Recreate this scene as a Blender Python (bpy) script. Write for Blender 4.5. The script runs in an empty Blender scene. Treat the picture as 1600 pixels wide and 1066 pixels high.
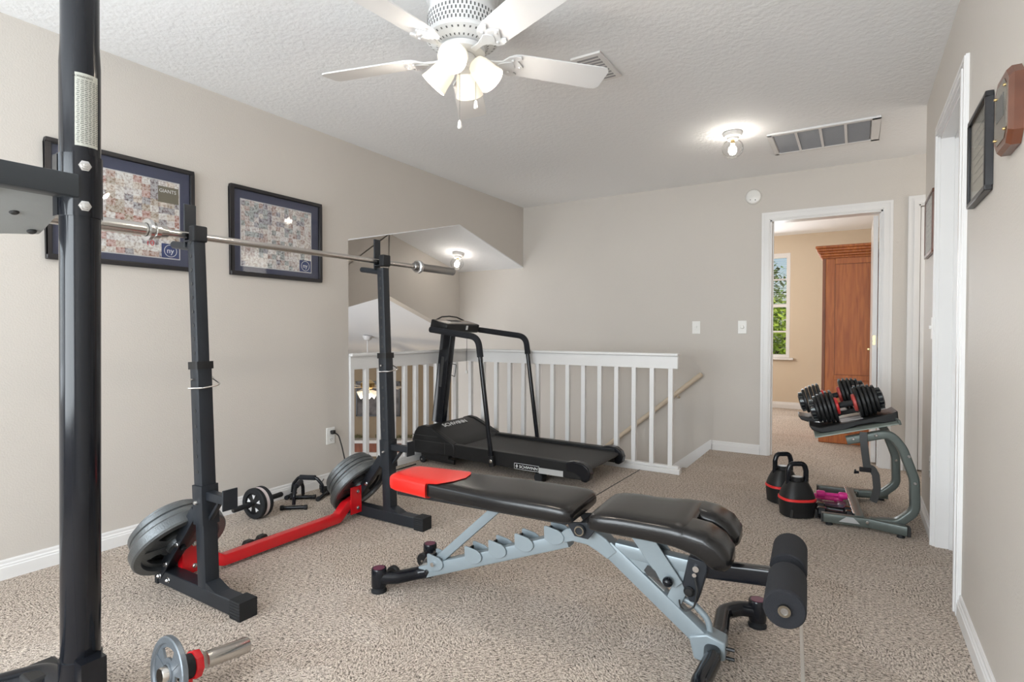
import bpy, bmesh, math, random
from mathutils import Vector, Matrix
random.seed(7)
sin, cos, PI, R = math.sin, math.cos, math.pi, math.radians
scene = bpy.context.scene
COL = scene.collection

# ------------------------------------------------------------------ camera
CAMP = Vector((3.1246, -0.2593, 1.0778))
YAW, PIT, ROL, FPX = 0.5548, -0.0172, 0.0021, 865.73
fw = Vector((-sin(YAW)*cos(PIT), cos(YAW)*cos(PIT), sin(PIT)))
rt0 = Vector((cos(YAW), sin(YAW), 0)); up0 = rt0.cross(fw)
rt = rt0*cos(ROL) + up0*sin(ROL); up = up0*cos(ROL) - rt0*sin(ROL)
cd = bpy.data.cameras.new('camera'); cam = bpy.data.objects.new('camera', cd); COL.objects.link(cam)
cd.sensor_width = 36; cd.lens = FPX*36/1600; cd.clip_start = .02; cd.clip_end = 200
M = Matrix((rt, up, -fw)).transposed().to_4x4(); M.translation = CAMP
cam.matrix_world = M; scene.camera = cam

# ------------------------------------------------------------------ world, sun, exposure
scene.view_settings.view_transform = 'Standard'; scene.view_settings.look = 'None'
scene.view_settings.exposure = 0.37; scene.view_settings.gamma = 1.0
scene.view_settings.use_curve_mapping = False
W = bpy.data.worlds.new('world'); scene.world = W; W.use_nodes = True
nt = W.node_tree; bg = nt.nodes['Background']
sky = nt.nodes.new('ShaderNodeTexSky'); sky.sky_type = 'NISHITA'; sky.sun_disc = False
sky.sun_elevation = R(48); sky.sun_rotation = R(200)
nt.links.new(sky.outputs[0], bg.inputs[0]); bg.inputs[1].default_value = 0.085
sd = bpy.data.lights.new('sun', 'SUN'); so = bpy.data.objects.new('sun', sd); COL.objects.link(so)
sd.energy = 2.2; sd.angle = R(.6); sd.color = (1, .95, .88); so.rotation_euler = (R(10), R(52), 0)

def area(name, loc, size, sizey, power, color, direction):
    l = bpy.data.lights.new(name, 'AREA'); l.shape = 'RECTANGLE'; l.size = size; l.size_y = sizey
    l.energy = power; l.color = color
    o = bpy.data.objects.new(name, l); COL.objects.link(o); o.location = loc
    o.rotation_euler = Vector(direction).to_track_quat('-Z', 'Y').to_euler()
    return o
# daylight through the big window behind the camera, the side window and the bedroom window; the rest as marked
area('daylight_back_window', (1.75, -2.12, 1.35), 2.6, 1.7, 136, (.88, .95, 1.0), (0, 1, .22))
area('daylight_side_window', (.10, -1.0, 1.4), 1.5, 1.3, 16, (.84, .93, 1.0), (1, .25, .2))
area('fill_bedroom', (1.0, 6.9, 1.5), 1.6, 1.4, 34, (1.0, .94, .86), (1, 0, -.1))  # extra fill added inside the bedroom, beside a wall without a window
area('daylight_bedroom_window', (1.88, 8.30, 1.45), .8, 1.3, 16, (.93, .96, 1.0), (0, -1, -.1))
area('fill_living', (-3.2, .6, -.4), 4.0, 2.2, 125, (.94, .97, 1.0), (0, 1, .45))  # added fill aimed up at the vault, standing in for unseen windows
area('fill_hall', (4.66, 4.45, 1.5), .9, 1.5, 13, (1.0, .93, .84), (-1, -.3, -.35))  # unseen fill added to brighten the far floor and ceiling
area('area_stair', (-.5, 4.2, -2.2), 1.0, 1.0, 14, (1.0, .92, .80), (0.6, .3, 1))  # warm area lamp low in the stairwell, facing up

def point(name, loc, power, r=.03, color=(1, .90, .78)):
    l = bpy.data.lights.new(name, 'POINT'); l.energy = power; l.shadow_soft_size = r; l.color = color
    o = bpy.data.objects.new(name, l); COL.objects.link(o); o.location = loc
    return o

# ------------------------------------------------------------------ materials
def N(nt, t, **kw):
    n = nt.nodes.new(t)
    for k, v in kw.items():
        if k in n.inputs.keys(): n.inputs[k].default_value = v
        else: setattr(n, k, v)
    return n
def mat(name, col, rough=.5, metal=0., bump=0., bscale=80., vary=0., vscale=6., coat=0., spec=.5, emit=None, estr=0., detail=4):
    m = bpy.data.materials.new(name); m.use_nodes = True; t = m.node_tree; p = t.nodes['Principled BSDF']
    p.inputs['Base Color'].default_value = (*col, 1); p.inputs['Roughness'].default_value = rough
    p.inputs['Metallic'].default_value = metal; p.inputs['Specular IOR Level'].default_value = spec
    p.inputs['Coat Weight'].default_value = coat; p.inputs['Coat Roughness'].default_value = .08
    if emit: p.inputs['Emission Color'].default_value = (*emit, 1); p.inputs['Emission Strength'].default_value = estr
    tc = N(t, 'ShaderNodeTexCoord')
    if bump:
        n = N(t, 'ShaderNodeTexNoise', Scale=bscale, Detail=detail); t.links.new(tc.outputs['Object'], n.inputs['Vector'])
        b = N(t, 'ShaderNodeBump', Strength=bump, Distance=.004); t.links.new(n.outputs[0], b.inputs['Height'])
        t.links.new(b.outputs[0], p.inputs['Normal'])
    if vary:
        n = N(t, 'ShaderNodeTexNoise', Scale=vscale, Detail=3.); t.links.new(tc.outputs['Object'], n.inputs['Vector'])
        r = N(t, 'ShaderNodeValToRGB'); r.color_ramp.elements[0].position = .3; r.color_ramp.elements[1].position = .7
        r.color_ramp.elements[0].color = (*[c*(1-vary) for c in col], 1); r.color_ramp.elements[1].color = (*[min(1, c*(1+vary)) for c in col], 1)
        t.links.new(n.outputs[0], r.inputs[0]); t.links.new(r.outputs[0], p.inputs['Base Color'])
    return m

WALL = mat('wall_paint_beige', (.565, .525, .48), .50, bump=.25, bscale=140, vary=.012, vscale=2)
WALLC = mat('wall_paint_cream', (.62, .52, .40), .65, bump=.2, bscale=140, vary=.012, vscale=2)
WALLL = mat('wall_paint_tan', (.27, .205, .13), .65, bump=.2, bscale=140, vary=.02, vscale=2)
CEIL = mat('ceiling_knockdown_plaster', (.86, .865, .87), .8, bump=.9, bscale=42, detail=6)
CEILB = mat('vault_ceiling_plaster', (.84, .85, .87), .8, bump=.5, bscale=42, detail=6)
TRIM = mat('white_gloss_trim_paint', (.74, .73, .72), .32, vary=.01)
WHITEP = mat('white_plastic', (.78, .77, .74), .35)
BLACKM = mat('black_powder_coat', (.017, .020, .025), .40, bump=.05, bscale=300, vary=.1, spec=.33)
BLACKG = mat('black_gloss_paint', (.008, .009, .012), .14, spec=.34)
BLACKP = mat('black_plastic', (.013, .013, .0135), .40, bump=.10, bscale=400, spec=.32)
RUBBER = mat('black_rubber', (.014, .015, .017), .6, bump=.2, bscale=500, spec=.28)
FOAM = mat('black_foam', (.013, .014, .018), .9, bump=.6, bscale=350)
VINYL = mat('black_vinyl_upholstery', (.010, .0095, .0095), .22, bump=.08, bscale=160, spec=.42)
REDV = mat('red_vinyl_upholstery', (.78, .018, .012), .30, bump=.1, bscale=160, coat=.2)
REDP = mat('red_powder_coat', (.60, .008, .014), .25, coat=.3)
REDB = mat('red_plastic', (.72, .03, .03), .35)
CHROME = mat('brushed_chrome', (.62, .60, .57), .20, metal=1., bump=.05, bscale=400)
STEEL = mat('dull_steel', (.34, .33, .32), .34, metal=1.)
BOLT = mat('zinc_bolt', (.62, .62, .62), .22, metal=1.)
IRON = mat('grey_hammertone_iron', (.145, .155, .16), .34, metal=.75, bump=.35, bscale=160, vary=.08, vscale=18)
IRON2 = mat('light_grey_painted_iron', (.16, .18, .20), .38, metal=.4, bump=.3, bscale=160, vary=.08, vscale=18)
SILV = mat('silver_grey_paint', (.255, .30, .325), .36, metal=.25, bump=.08, bscale=300)
STAND = mat('grey_green_paint', (.115, .135, .125), .33, metal=.3, bump=.08, bscale=300)
TREAD = mat('treadmill_belt', (.020, .019, .018), .50, bump=.5, bscale=500, vary=.12, vscale=5)
PADG = mat('light_grey_board', (.33, .35, .35), .55, bump=.1)
BRASS = mat('brass', (.75, .55, .26), .25, metal=1.)
PINK = mat('pink_vinyl', (.75, .03, .28), .35)
MAROON = mat('maroon_vinyl', (.13, .03, .06), .35)
GREYL = mat('grey_badge', (.42, .42, .42), .4)
WHITEL = mat('white_lettering', (.8, .8, .8), .5)
PALEB = mat('pale_paper_label', (.42, .42, .37), .6, vary=.12, vscale=160)
DARKL = mat('dark_print', (.03, .03, .03), .6)
NAVY = mat('navy_mat_board', (.060, .066, .115), .75)
FRAMEB = mat('black_frame_wood', (.012, .011, .013), .35)
SILVERE = mat('silver_fillet', (.6, .6, .62), .3, metal=.6)
WALNUT = mat('walnut_plaque', (.13, .042, .020), .34, coat=.3, vary=.25, vscale=9)
PEWTER = mat('pewter_plate', (.30, .28, .24), .22, metal=1.)
PEWTERD = mat('dark_engraved_plate', (.10, .11, .11), .3, metal=.8)
PAPER = mat('cream_certificate_paper', (.50, .46, .38), .6, vary=.2, vscale=60)
GRILL = mat('grey_filter_mesh', (.33, .33, .34), .8, bump=.3, bscale=200)
SHADE = mat('frosted_glass_shade', (.85, .80, .68), .35, emit=(1, .90, .74), estr=.38)
BULB = mat('lit_bulb', (1, 1, 1), .4, emit=(1, .93, .82), estr=14)
LEAF = mat('green_leaves', (.16, .30, .04), .6, vary=.6, vscale=1.5)
LEAF2 = mat('yellow_green_leaves', (.45, .58, .06), .6, vary=.5, vscale=1.5)
BARK = mat('bark', (.10, .07, .05), .9, bump=.6, bscale=30)
LAWN = mat('lawn', (.10, .17, .04), .9, vary=.4, vscale=3)
CORD = mat('black_cord', (.015, .015, .015), .5)
STONE = mat('stone_ledge', (.5, .46, .40), .7, vary=.15, vscale=20)
FAN = mat('white_fan_enamel', (.74, .74, .74), .35)
FAND = mat('shadowed_fan_slot', (.12, .12, .12), .8)

def wood(name, c1, c2, sc=(14, 14, 1.1)):
    m = bpy.data.materials.new(name); m.use_nodes = True; t = m.node_tree; p = t.nodes['Principled BSDF']
    tc = N(t, 'ShaderNodeTexCoord'); mp = N(t, 'ShaderNodeMapping'); mp.inputs['Scale'].default_value = sc
    n = N(t, 'ShaderNodeTexNoise', Scale=2.2, Detail=7., Distortion=1.2); r = N(t, 'ShaderNodeValToRGB')
    r.color_ramp.elements[0].position = .3; r.color_ramp.elements[1].position = .72
    r.color_ramp.elements[0].color = (*c1, 1); r.color_ramp.elements[1].color = (*c2, 1)
    t.links.new(tc.outputs['Object'], mp.inputs[0]); t.links.new(mp.outputs[0], n.inputs['Vector'])
    t.links.new(n.outputs[0], r.inputs[0]); t.links.new(r.outputs[0], p.inputs['Base Color'])
    p.inputs['Roughness'].default_value = .5
    return m
CHERRY = wood('cherry_wood', (.30, .068, .010), (.50, .155, .028))
CHERRYD = wood('cherry_wood_dark', (.16, .045, .015), (.26, .085, .03))
OAKR = wood('red_brown_wood', (.18, .05, .02), (.30, .09, .04))

def carpet():
    m = bpy.data.materials.new('loop_pile_carpet'); m.use_nodes = True; t = m.node_tree; L = t.links.new
    p = t.nodes['Principled BSDF']; p.inputs['Roughness'].default_value = .95; p.inputs['Specular IOR Level'].default_value = .15
    g = N(t, 'ShaderNodeNewGeometry')
    # cells whose pile rows run in different directions
    vo = N(t, 'ShaderNodeTexVoronoi', Scale=3.4); vo.feature = 'F1'; vo.distance = 'MANHATTAN'; vo.inputs['Randomness'].default_value = .75
    L(g.outputs['Position'], vo.inputs['Vector'])
    sp = N(t, 'ShaderNodeSeparateColor'); L(vo.outputs['Color'], sp.inputs[0])
    st = N(t, 'ShaderNodeMath', operation='MULTIPLY'); st.inputs[1].default_value = 4.; L(sp.outputs[0], st.inputs[0])
    fl = N(t, 'ShaderNodeMath', operation='FLOOR'); L(st.outputs[0], fl.inputs[0])
    an = N(t, 'ShaderNodeMath', operation='MULTIPLY'); an.inputs[1].default_value = PI/4; L(fl.outputs[0], an.inputs[0])
    vr = N(t, 'ShaderNodeVectorRotate'); vr.rotation_type = 'Z_AXIS'; L(g.outputs['Position'], vr.inputs['Vector']); L(an.outputs[0], vr.inputs['Angle'])
    mp = N(t, 'ShaderNodeMapping'); mp.inputs['Scale'].default_value = (62, 165, 110); L(vr.outputs[0], mp.inputs[0])
    n1 = N(t, 'ShaderNodeTexNoise', Scale=1.0, Detail=2.5, Roughness=.6); L(mp.outputs[0], n1.inputs['Vector'])
    n2 = N(t, 'ShaderNodeTexNoise', Scale=175., Detail=3.); L(g.outputs['Position'], n2.inputs['Vector'])
    r = N(t, 'ShaderNodeValToRGB'); e = r.color_ramp.elements
    e[0].position = .30; e[0].color = (.08, .065, .055, 1); e[1].position = .48; e[1].color = (.545, .475, .415, 1)
    x = r.color_ramp.elements.new(.70); x.color = (.82, .74, .66, 1)
    L(n1.outputs[0], r.inputs[0])
    r2 = N(t, 'ShaderNodeValToRGB'); r2.color_ramp.elements[0].position = .33; r2.color_ramp.elements[0].color = (.16, .14, .13, 1)
    r2.color_ramp.elements[1].position = .48; r2.color_ramp.elements[1].color = (1, 1, 1, 1); L(n2.outputs[0], r2.inputs[0])
    mx = N(t, 'ShaderNodeMix'); mx.data_type = 'RGBA'; mx.blend_type = 'MULTIPLY'; mx.inputs['Factor'].default_value = .85
    L(r.outputs[0], mx.inputs[6]); L(r2.outputs[0], mx.inputs[7]); 
    r3 = N(t, 'ShaderNodeValToRGB'); r3.color_ramp.elements[0].color = (.94, .90, .86, 1); r3.color_ramp.elements[1].color = (1.04, 1.02, 1.0, 1); L(sp.outputs[1], r3.inputs[0])
    mx2 = N(t, 'ShaderNodeMix'); mx2.data_type = 'RGBA'; mx2.blend_type = 'MULTIPLY'; mx2.inputs['Factor'].default_value = 1.; L(mx.outputs[2], mx2.inputs[6]); L(r3.outputs[0], mx2.inputs[7]); L(mx2.outputs[2], p.inputs['Base Color'])
    ad = N(t, 'ShaderNodeMath', operation='ADD'); L(n1.outputs[0], ad.inputs[0]); L(n2.outputs[0], ad.inputs[1])
    b = N(t, 'ShaderNodeBump', Strength=.8, Distance=.01); L(ad.outputs[0], b.inputs['Height']); L(b.outputs[0], p.inputs['Normal'])
    return m
CARPET = carpet()

def collage(name, sx, sy, pal, seed):
    """printed sheet: a patchwork of small photographs with noisy contents (y, z plane)"""
    m = bpy.data.materials.new(name); m.use_nodes = True; t = m.node_tree; L = t.links.new
    p = t.nodes['Principled BSDF']; p.inputs['Roughness'].default_value = .5
    tc = N(t, 'ShaderNodeTexCoord'); mp = N(t, 'ShaderNodeMapping'); mp.inputs['Location'].default_value = (seed, seed*.7, seed*.3); L(tc.outputs['Object'], mp.inputs[0])
    sn = N(t, 'ShaderNodeVectorMath', operation='SNAP'); sn.inputs[1].default_value = (1., sx, sy); L(mp.outputs[0], sn.inputs[0])
    wn = N(t, 'ShaderNodeTexWhiteNoise'); wn.noise_dimensions = '3D'; L(sn.outputs[0], wn.inputs['Vector'])
    r = N(t, 'ShaderNodeValToRGB'); r.color_ramp.interpolation = 'CONSTANT'
    while len(r.color_ramp.elements) < len(pal): r.color_ramp.elements.new(.5)
    for i, c in enumerate(pal):
        r.color_ramp.elements[i].position = i/len(pal); r.color_ramp.elements[i].color = (*c, 1)
    L(wn.outputs[0], r.inputs[0])
    n = N(t, 'ShaderNodeTexNoise', Scale=70., Detail=4., Roughness=.7); L(mp.outputs[0], n.inputs['Vector'])
    r2 = N(t, 'ShaderNodeValToRGB'); e = r2.color_ramp.elements
    e[0].position = .33; e[0].color = (.04, .035, .05, 1); e[1].position = .56; e[1].color = (.85, .83, .82, 1)
    x = e.new(.40); x.color = (.26, .13, .09, 1); x = e.new(.455); x.color = (.52, .44, .40, 1)
    L(n.outputs[0], r2.inputs[0])
    mx = N(t, 'ShaderNodeMix'); mx.data_type = 'RGBA'; mx.inputs['Factor'].default_value = .52
    L(r.outputs[0], mx.inputs[6]); L(r2.outputs[0], mx.inputs[7]); L(mx.outputs[2], p.inputs['Base Color'])
    return m
COLL1 = collage('colour_photo_collage_print', .040, .034, [(.70, .67, .62), (.40, .10, .06), (.10, .11, .17), (.62, .52, .42), (.30, .22, .12), (.66, .64, .64), (.36, .16, .10), (.78, .77, .75)], 3.1)
COLL2 = collage('pale_photo_collage_print', .030, .030, [(.74, .71, .68), (.50, .42, .42), (.10, .12, .22), (.70, .66, .62), (.34, .20, .18), (.76, .75, .76), (.14, .24, .27), (.66, .62, .62)], 8.3)

def glassmat(name, tint=(1, 1, 1), base=.035):
    m = bpy.data.materials.new(name); m.use_nodes = True; t = m.node_tree; L = t.links.new
    for n in list(t.nodes): t.nodes.remove(n)
    o = N(t, 'ShaderNodeOutputMaterial'); a = N(t, 'ShaderNodeBsdfTransparent'); a.inputs[0].default_value = (*tint, 1)
    g = N(t, 'ShaderNodeBsdfGlossy'); g.inputs['Roughness'].default_value = .03
    f = N(t, 'ShaderNodeLayerWeight'); f.inputs[0].default_value = .12
    ad = N(t, 'ShaderNodeMath', operation='MULTIPLY_ADD'); ad.inputs[1].default_value = .6; ad.inputs[2].default_value = base; L(f.outputs['Fresnel'], ad.inputs[0])
    x = N(t, 'ShaderNodeMixShader'); L(ad.outputs[0], x.inputs[0]); L(a.outputs[0], x.inputs[1]); L(g.outputs[0], x.inputs[2]); L(x.outputs[0], o.inputs[0])
    return m
GLASS = glassmat('clear_glass', (.98, .985, .985), .02)
GLOBE = glassmat('clear_globe_glass', (.96, .96, .96), .05)

# ------------------------------------------------------------------ mesh helpers
def world(o):
    m = o.matrix_basis.copy()
    while o.parent: o = o.parent; m = o.matrix_basis @ m
    return m
def V3(*a): return Vector(a)
def frame_of(d, hint=None):
    d = Vector(d).normalized(); h = Vector(hint) if hint else (Vector((0, 0, 1)) if abs(d.z) < .95 else Vector((1, 0, 0)))
    x = h.cross(d); x.normalize(); y = d.cross(x); return x, y, d
def rrect(w, h, r, n=3):
    o = []
    for cx, cy, a0 in ((w/2-r, h/2-r, 0), (-w/2+r, h/2-r, 90), (-w/2+r, -h/2+r, 180), (w/2-r, -h/2+r, 270)):
        for k in range(n+1):
            a = R(a0+90*k/n); o.append((cx+r*cos(a), cy+r*sin(a)))
    return o
def circ(r, n=20): return [(r*cos(2*PI*k/n), r*sin(2*PI*k/n)) for k in range(n)]
def fillet(pts, rad, n=6):
    pts = [Vector(p) for p in pts]; out = [pts[0]]
    for i in range(1, len(pts)-1):
        a, b, c = pts[i-1], pts[i], pts[i+1]; u = (a-b); v = (c-b)
        rr = rad[i-1] if isinstance(rad, (list, tuple)) else rad
        ang = u.angle(v, PI)
        if ang > PI-.02 or rr <= 0: out.append(b); continue
        t = min(rr/math.tan(ang/2), u.length*.49, v.length*.49)
        p0 = b+u.normalized()*t; p2 = b+v.normalized()*t
        for k in range(n+1):
            s = k/n; out.append(p0*(1-s)**2 + b*2*s*(1-s) + p2*s*s)
    out.append(pts[-1]); return out

class MB:
    def __init__(s): s.v = []; s.f = []
    def add(s, vs, fs, M=None):
        o = len(s.v)
        for q in vs: q = Vector(q); s.v.append(M @ q if M else q)
        s.f += [tuple(o+i for i in f) for f in fs]; return s
    def box(s, x0, x1, y0, y1, z0, z1, M=None):
        vs = [(x, y, z) for x in (x0, x1) for y in (y0, y1) for z in (z0, z1)]
        return s.add(vs, [(0, 1, 3, 2), (4, 6, 7, 5), (0, 4, 5, 1), (2, 3, 7, 6), (0, 2, 6, 4), (1, 5, 7, 3)], M)
    def sweep(s, path, ring, hint=None, cap=True, closed=False, scales=None):
        path = [Vector(p) for p in path]; n = len(path); m = len(ring); vs = []
        x = None
        for i in range(n):
            if closed: d = path[(i+1) % n]-path[i-1]
            else: d = path[min(i+1, n-1)]-path[max(i-1, 0)]
            d.normalize()
            if x is None: x, y, _ = frame_of(d, hint)
            else:
                x = (x-d*x.dot(d)); x.normalize(); y = d.cross(x)
            k = scales[i] if scales else 1
            for a, b in ring: vs.append(path[i]+x*a*k+y*b*k)
        fs = []
        for i in range(n if closed else n-1):
            for j in range(m):
                a = i*m+j; b = i*m+(j+1) % m; c = ((i+1) % n)*m+(j+1) % m; d_ = ((i+1) % n)*m+j
                fs.append((a, b, c, d_))
        if cap and not closed: fs += [tuple(range(m))[::-1], tuple((n-1)*m+j for j in range(m))]
        return s.add(vs, fs)
    def tube(s, pts, r, rad=0, n=14, seg=6, cap=True): return s.sweep(fillet(pts, rad, seg) if rad else pts, circ(r, n), cap=cap)
    def cyl(s, p0, p1, r0, r1=None, n=20):
        r1 = r0 if r1 is None else r1; p0 = Vector(p0); p1 = Vector(p1)
        return s.sweep([p0, p1], circ(1, n), scales=[r0, r1])
    def beam(s, p0, p1, w, h, hint=(0, 0, 1), r=.004):
        """rectangular bar: w across, h along the hint direction"""
        return s.sweep([p0, p1], rrect(w, h, min(r, w*.45, h*.45), 2), hint=hint)
    def lathe(s, prof, o=(0, 0, 0), axis=(0, 0, 1), n=28, closed=False):
        x, y, d = frame_of(axis); o = Vector(o); vs = []; m = len(prof)
        for k in range(n):
            a = 2*PI*k/n
            for r, z in prof: vs.append(o+x*r*cos(a)+y*r*sin(a)+d*z)
        fs = []
        for k in range(n):
            q = (k+1) % n
            for j in range(m if closed else m-1):
                j2 = (j+1) % m
                fs.append((k*m+j, k*m+j2, q*m+j2, q*m+j))
        if not closed:
            if prof[0][0] > 1e-5: fs.append(tuple(k*m for k in range(n)))
            if prof[-1][0] > 1e-5: fs.append(tuple(k*m+m-1 for k in range(n))[::-1])
        return s.add(vs, fs)
    def prism(s, poly, a, b, plane='xz'):
        """polygon extruded from a to b along the missing axis"""
        def P(u, v, w): return {'xz': (u, w, v), 'yz': (w, u, v), 'xy': (u, v, w)}[plane]
        n = len(poly); vs = [P(u, v, a) for u, v in poly]+[P(u, v, b) for u, v in poly]
        fs = [tuple(range(n)), tuple(range(n, 2*n))[::-1]]+[(i, i+n, (i+1) % n+n, (i+1) % n) for i in range(n)]
        return s.add(vs, fs)
    def sphere(s, c, r, sc=(1, 1, 1), n=16, m=10):
        c = Vector(c); vs = []; fs = []
        for i in range(m+1):
            t = PI*i/m
            for k in range(n):
                a = 2*PI*k/n; vs.append(c+Vector((r*sc[0]*sin(t)*cos(a), r*sc[1]*sin(t)*sin(a), r*sc[2]*cos(t))))
        for i in range(m):
            for k in range(n): fs.append((i*n+k, (i+1)*n+k, (i+1)*n+(k+1) % n, i*n+(k+1) % n))
        return s.add(vs, fs)
    def loft(s, rings, cap=True):
        m = len(rings[0]); vs = [p for r in rings for p in r]; fs = []
        for i in range(len(rings)-1):
            for j in range(m): fs.append((i*m+j, i*m+(j+1) % m, (i+1)*m+(j+1) % m, (i+1)*m+j))
        if cap: fs += [tuple(range(m))[::-1], tuple((len(rings)-1)*m+j for j in range(m))]
        return s.add(vs, fs)
    def xf(s, M): s.v = [M @ q for q in s.v]; return s
    def build(s, name, m, parent=None, local=False, loc=None, smooth=32, bevel=0, seg=2, **props):
        me = bpy.data.meshes.new(name)
        vs = s.v
        if parent is not None and not local:
            I = world(parent).inverted(); vs = [I @ q for q in vs]
        elif loc is not None and not local:
            L = Vector(loc); vs = [q-L for q in vs]
        me.from_pydata([tuple(q) for q in vs], [], s.f)
        bm = bmesh.new(); bm.from_mesh(me); bmesh.ops.remove_doubles(bm, verts=bm.verts, dist=1e-6)
        bmesh.ops.recalc_face_normals(bm, faces=bm.faces); bm.to_mesh(me); bm.free()
        if smooth:
            me.polygons.foreach_set('use_smooth', [True]*len(me.polygons)); me.set_sharp_from_angle(angle=R(smooth))
        me.materials.append(m)
        o = bpy.data.objects.new(name, me); COL.objects.link(o)
        if parent is not None: o.parent = parent
        elif loc is not None: o.location = loc
        if bevel:
            b = o.modifiers.new('bevel', 'BEVEL'); b.width = bevel; b.segments = seg; b.limit_method = 'ANGLE'; b.angle_limit = R(40)
        for k, v in props.items(): o[k] = v
        return o
def sering(o, x, y, hw, hh, n=32, e=4.):
    out = []
    for k in range(n):
        a = 2*PI*k/n; c, s_ = cos(a), sin(a)
        out.append(o + x*hw*math.copysign(abs(c)**(2/e), c) + y*hh*math.copysign(abs(s_)**(2/e), s_))
    return out
def thing(name, label, cat, loc=(0, 0, 0), rz=0, group=None):
    o = bpy.data.objects.new(name, None); COL.objects.link(o); o.empty_display_size = .1
    o.location = loc; o.rotation_euler = (0, 0, rz); o['label'] = label; o['category'] = cat
    if group: o['group'] = group
    return o
def tag(o, label, cat, group=None):
    o['label'] = label; o['category'] = cat
    if group: o['group'] = group
    return o
def struct(o): o['kind'] = 'structure'; return o
def text(body, size, mtl, parent, M4, name='lettering', ext=.0006, align='LEFT', sx=1.):
    """flat raised lettering; M4 places the text plane in world space"""
    c = bpy.data.curves.new(name, 'FONT'); c.body = body; c.size = size; c.extrude = ext; c.align_x = align; c.materials.append(mtl)
    c.resolution_u = 3
    tmp = bpy.data.objects.new(name, c); COL.objects.link(tmp); bpy.context.view_layer.update()
    me = bpy.data.meshes.new_from_object(tmp.evaluated_get(bpy.context.evaluated_depsgraph_get())); bpy.data.objects.remove(tmp); bpy.data.curves.remove(c)
    if not me.materials: me.materials.append(mtl)
    o = bpy.data.objects.new(name, me); COL.objects.link(o); o.parent = parent
    o.matrix_basis = world(parent).inverted() @ M4 @ Matrix.Diagonal((sx, 1, 1, 1)); return o
def planeM(origin, xdir, ydir):
    x = Vector(xdir).normalized(); y = Vector(ydir).normalized(); z = x.cross(y)
    m = Matrix((x, y, z)).transposed().to_4x4(); m.translation = Vector(origin); return m
def copytree(o, loc=None, rz=None, label=None):
    def cp(q, par):
        c = q.copy(); COL.objects.link(c); c.parent = par
        for ch in list(q.children): cp(ch, c)
        return c
    r = cp(o, None)
    if loc is not None: r.location = loc
    if rz is not None: r.rotation_euler = (0, 0, rz)
    if label: r['label'] = label
    return r

# ================================================================== SETTING
D, WX, H = 5.012, 3.475, 2.44
b = MB(); b.box(-.12, WX+.12, -2.2, 3.985, -.22, 0); b.box(2.0, WX+.12, 3.985, D+.12, -.22, 0); b.box(WX+.12, 4.7, 3.78, D+.12, -.22, 0)
floor = struct(b.build('floor', CARPET, smooth=0))
MB().box(.6, 4.4, D+.12, 8.5, -.22, -.001).build('bedroom_carpet', CARPET, floor)
def seam(p0, p1, w):
    return MB().beam(p0, p1, w, .003, r=.001)
seam((1.706, 3.93, .001), (1.684, 3.0, .001), .007).build('carpet_seam', DARKL, floor)
seam((2.955, 2.15, .0008), (3.03, 1.3, .0008), .012).build('carpet_seam', mat('pale_seam_yarn', (.50, .45, .40), .95), floor)

b = MB(); b.box(-.12, 4.7, -2.2, D+.12, H, H+.15)
ceiling = struct(b.build('ceiling', CEIL, smooth=0))
MB().box(.6, 4.4, D+.12, 8.54, H, H+.15).build('bedroom_ceiling', CEIL, ceiling)
# left wall with the gabled opening
y1, zl, zr, yp, zp = 2.531, 1.737, 1.785, 3.857, 2.06
dz = .006
b = MB()
b.prism([(-2.2, -2.7), (-1.75, -2.7), (-1.75, H), (-2.2, H)], -.12, 0, 'yz')
b.prism([(-1.75, -2.7), (-.25, -2.7), (-.25, .85), (-1.75, .85)], -.12, 0, 'yz')
b.prism([(-1.75, 2.05), (-.25, 2.05), (-.25, H), (-1.75, H)], -.12, 0, 'yz')
b.prism([(-.25, -2.7), (y1, -2.7), (y1, H), (-.25, H)], -.12, 0, 'yz')
b.prism([(y1, zl+dz), (yp, zp+dz), (yp, H), (y1, H)], -.12, 0, 'yz')
b.prism([(yp, zp+dz), (D, zr+dz), (D, H), (yp, H)], -.12, 0, 'yz')
struct(b.build('wall_left', WALL, smooth=0))
# far wall with door openings
b = MB(); ya, yb = D, D+.12
b.box(-1.0, 1.99, ya, yb, -2.7, H); b.box(1.99, 2.489, ya, yb, -.22, H)
b.box(2.489, 3.30, ya, yb, 2.045, H); b.box(3.30, 3.53, ya, yb, -.22, H); b.box(3.53, 4.32, ya, yb, 2.06, H); b.box(4.32, 4.7, ya, yb, -.22, H)
struct(b.build('wall_far', WALL, smooth=0))
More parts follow.
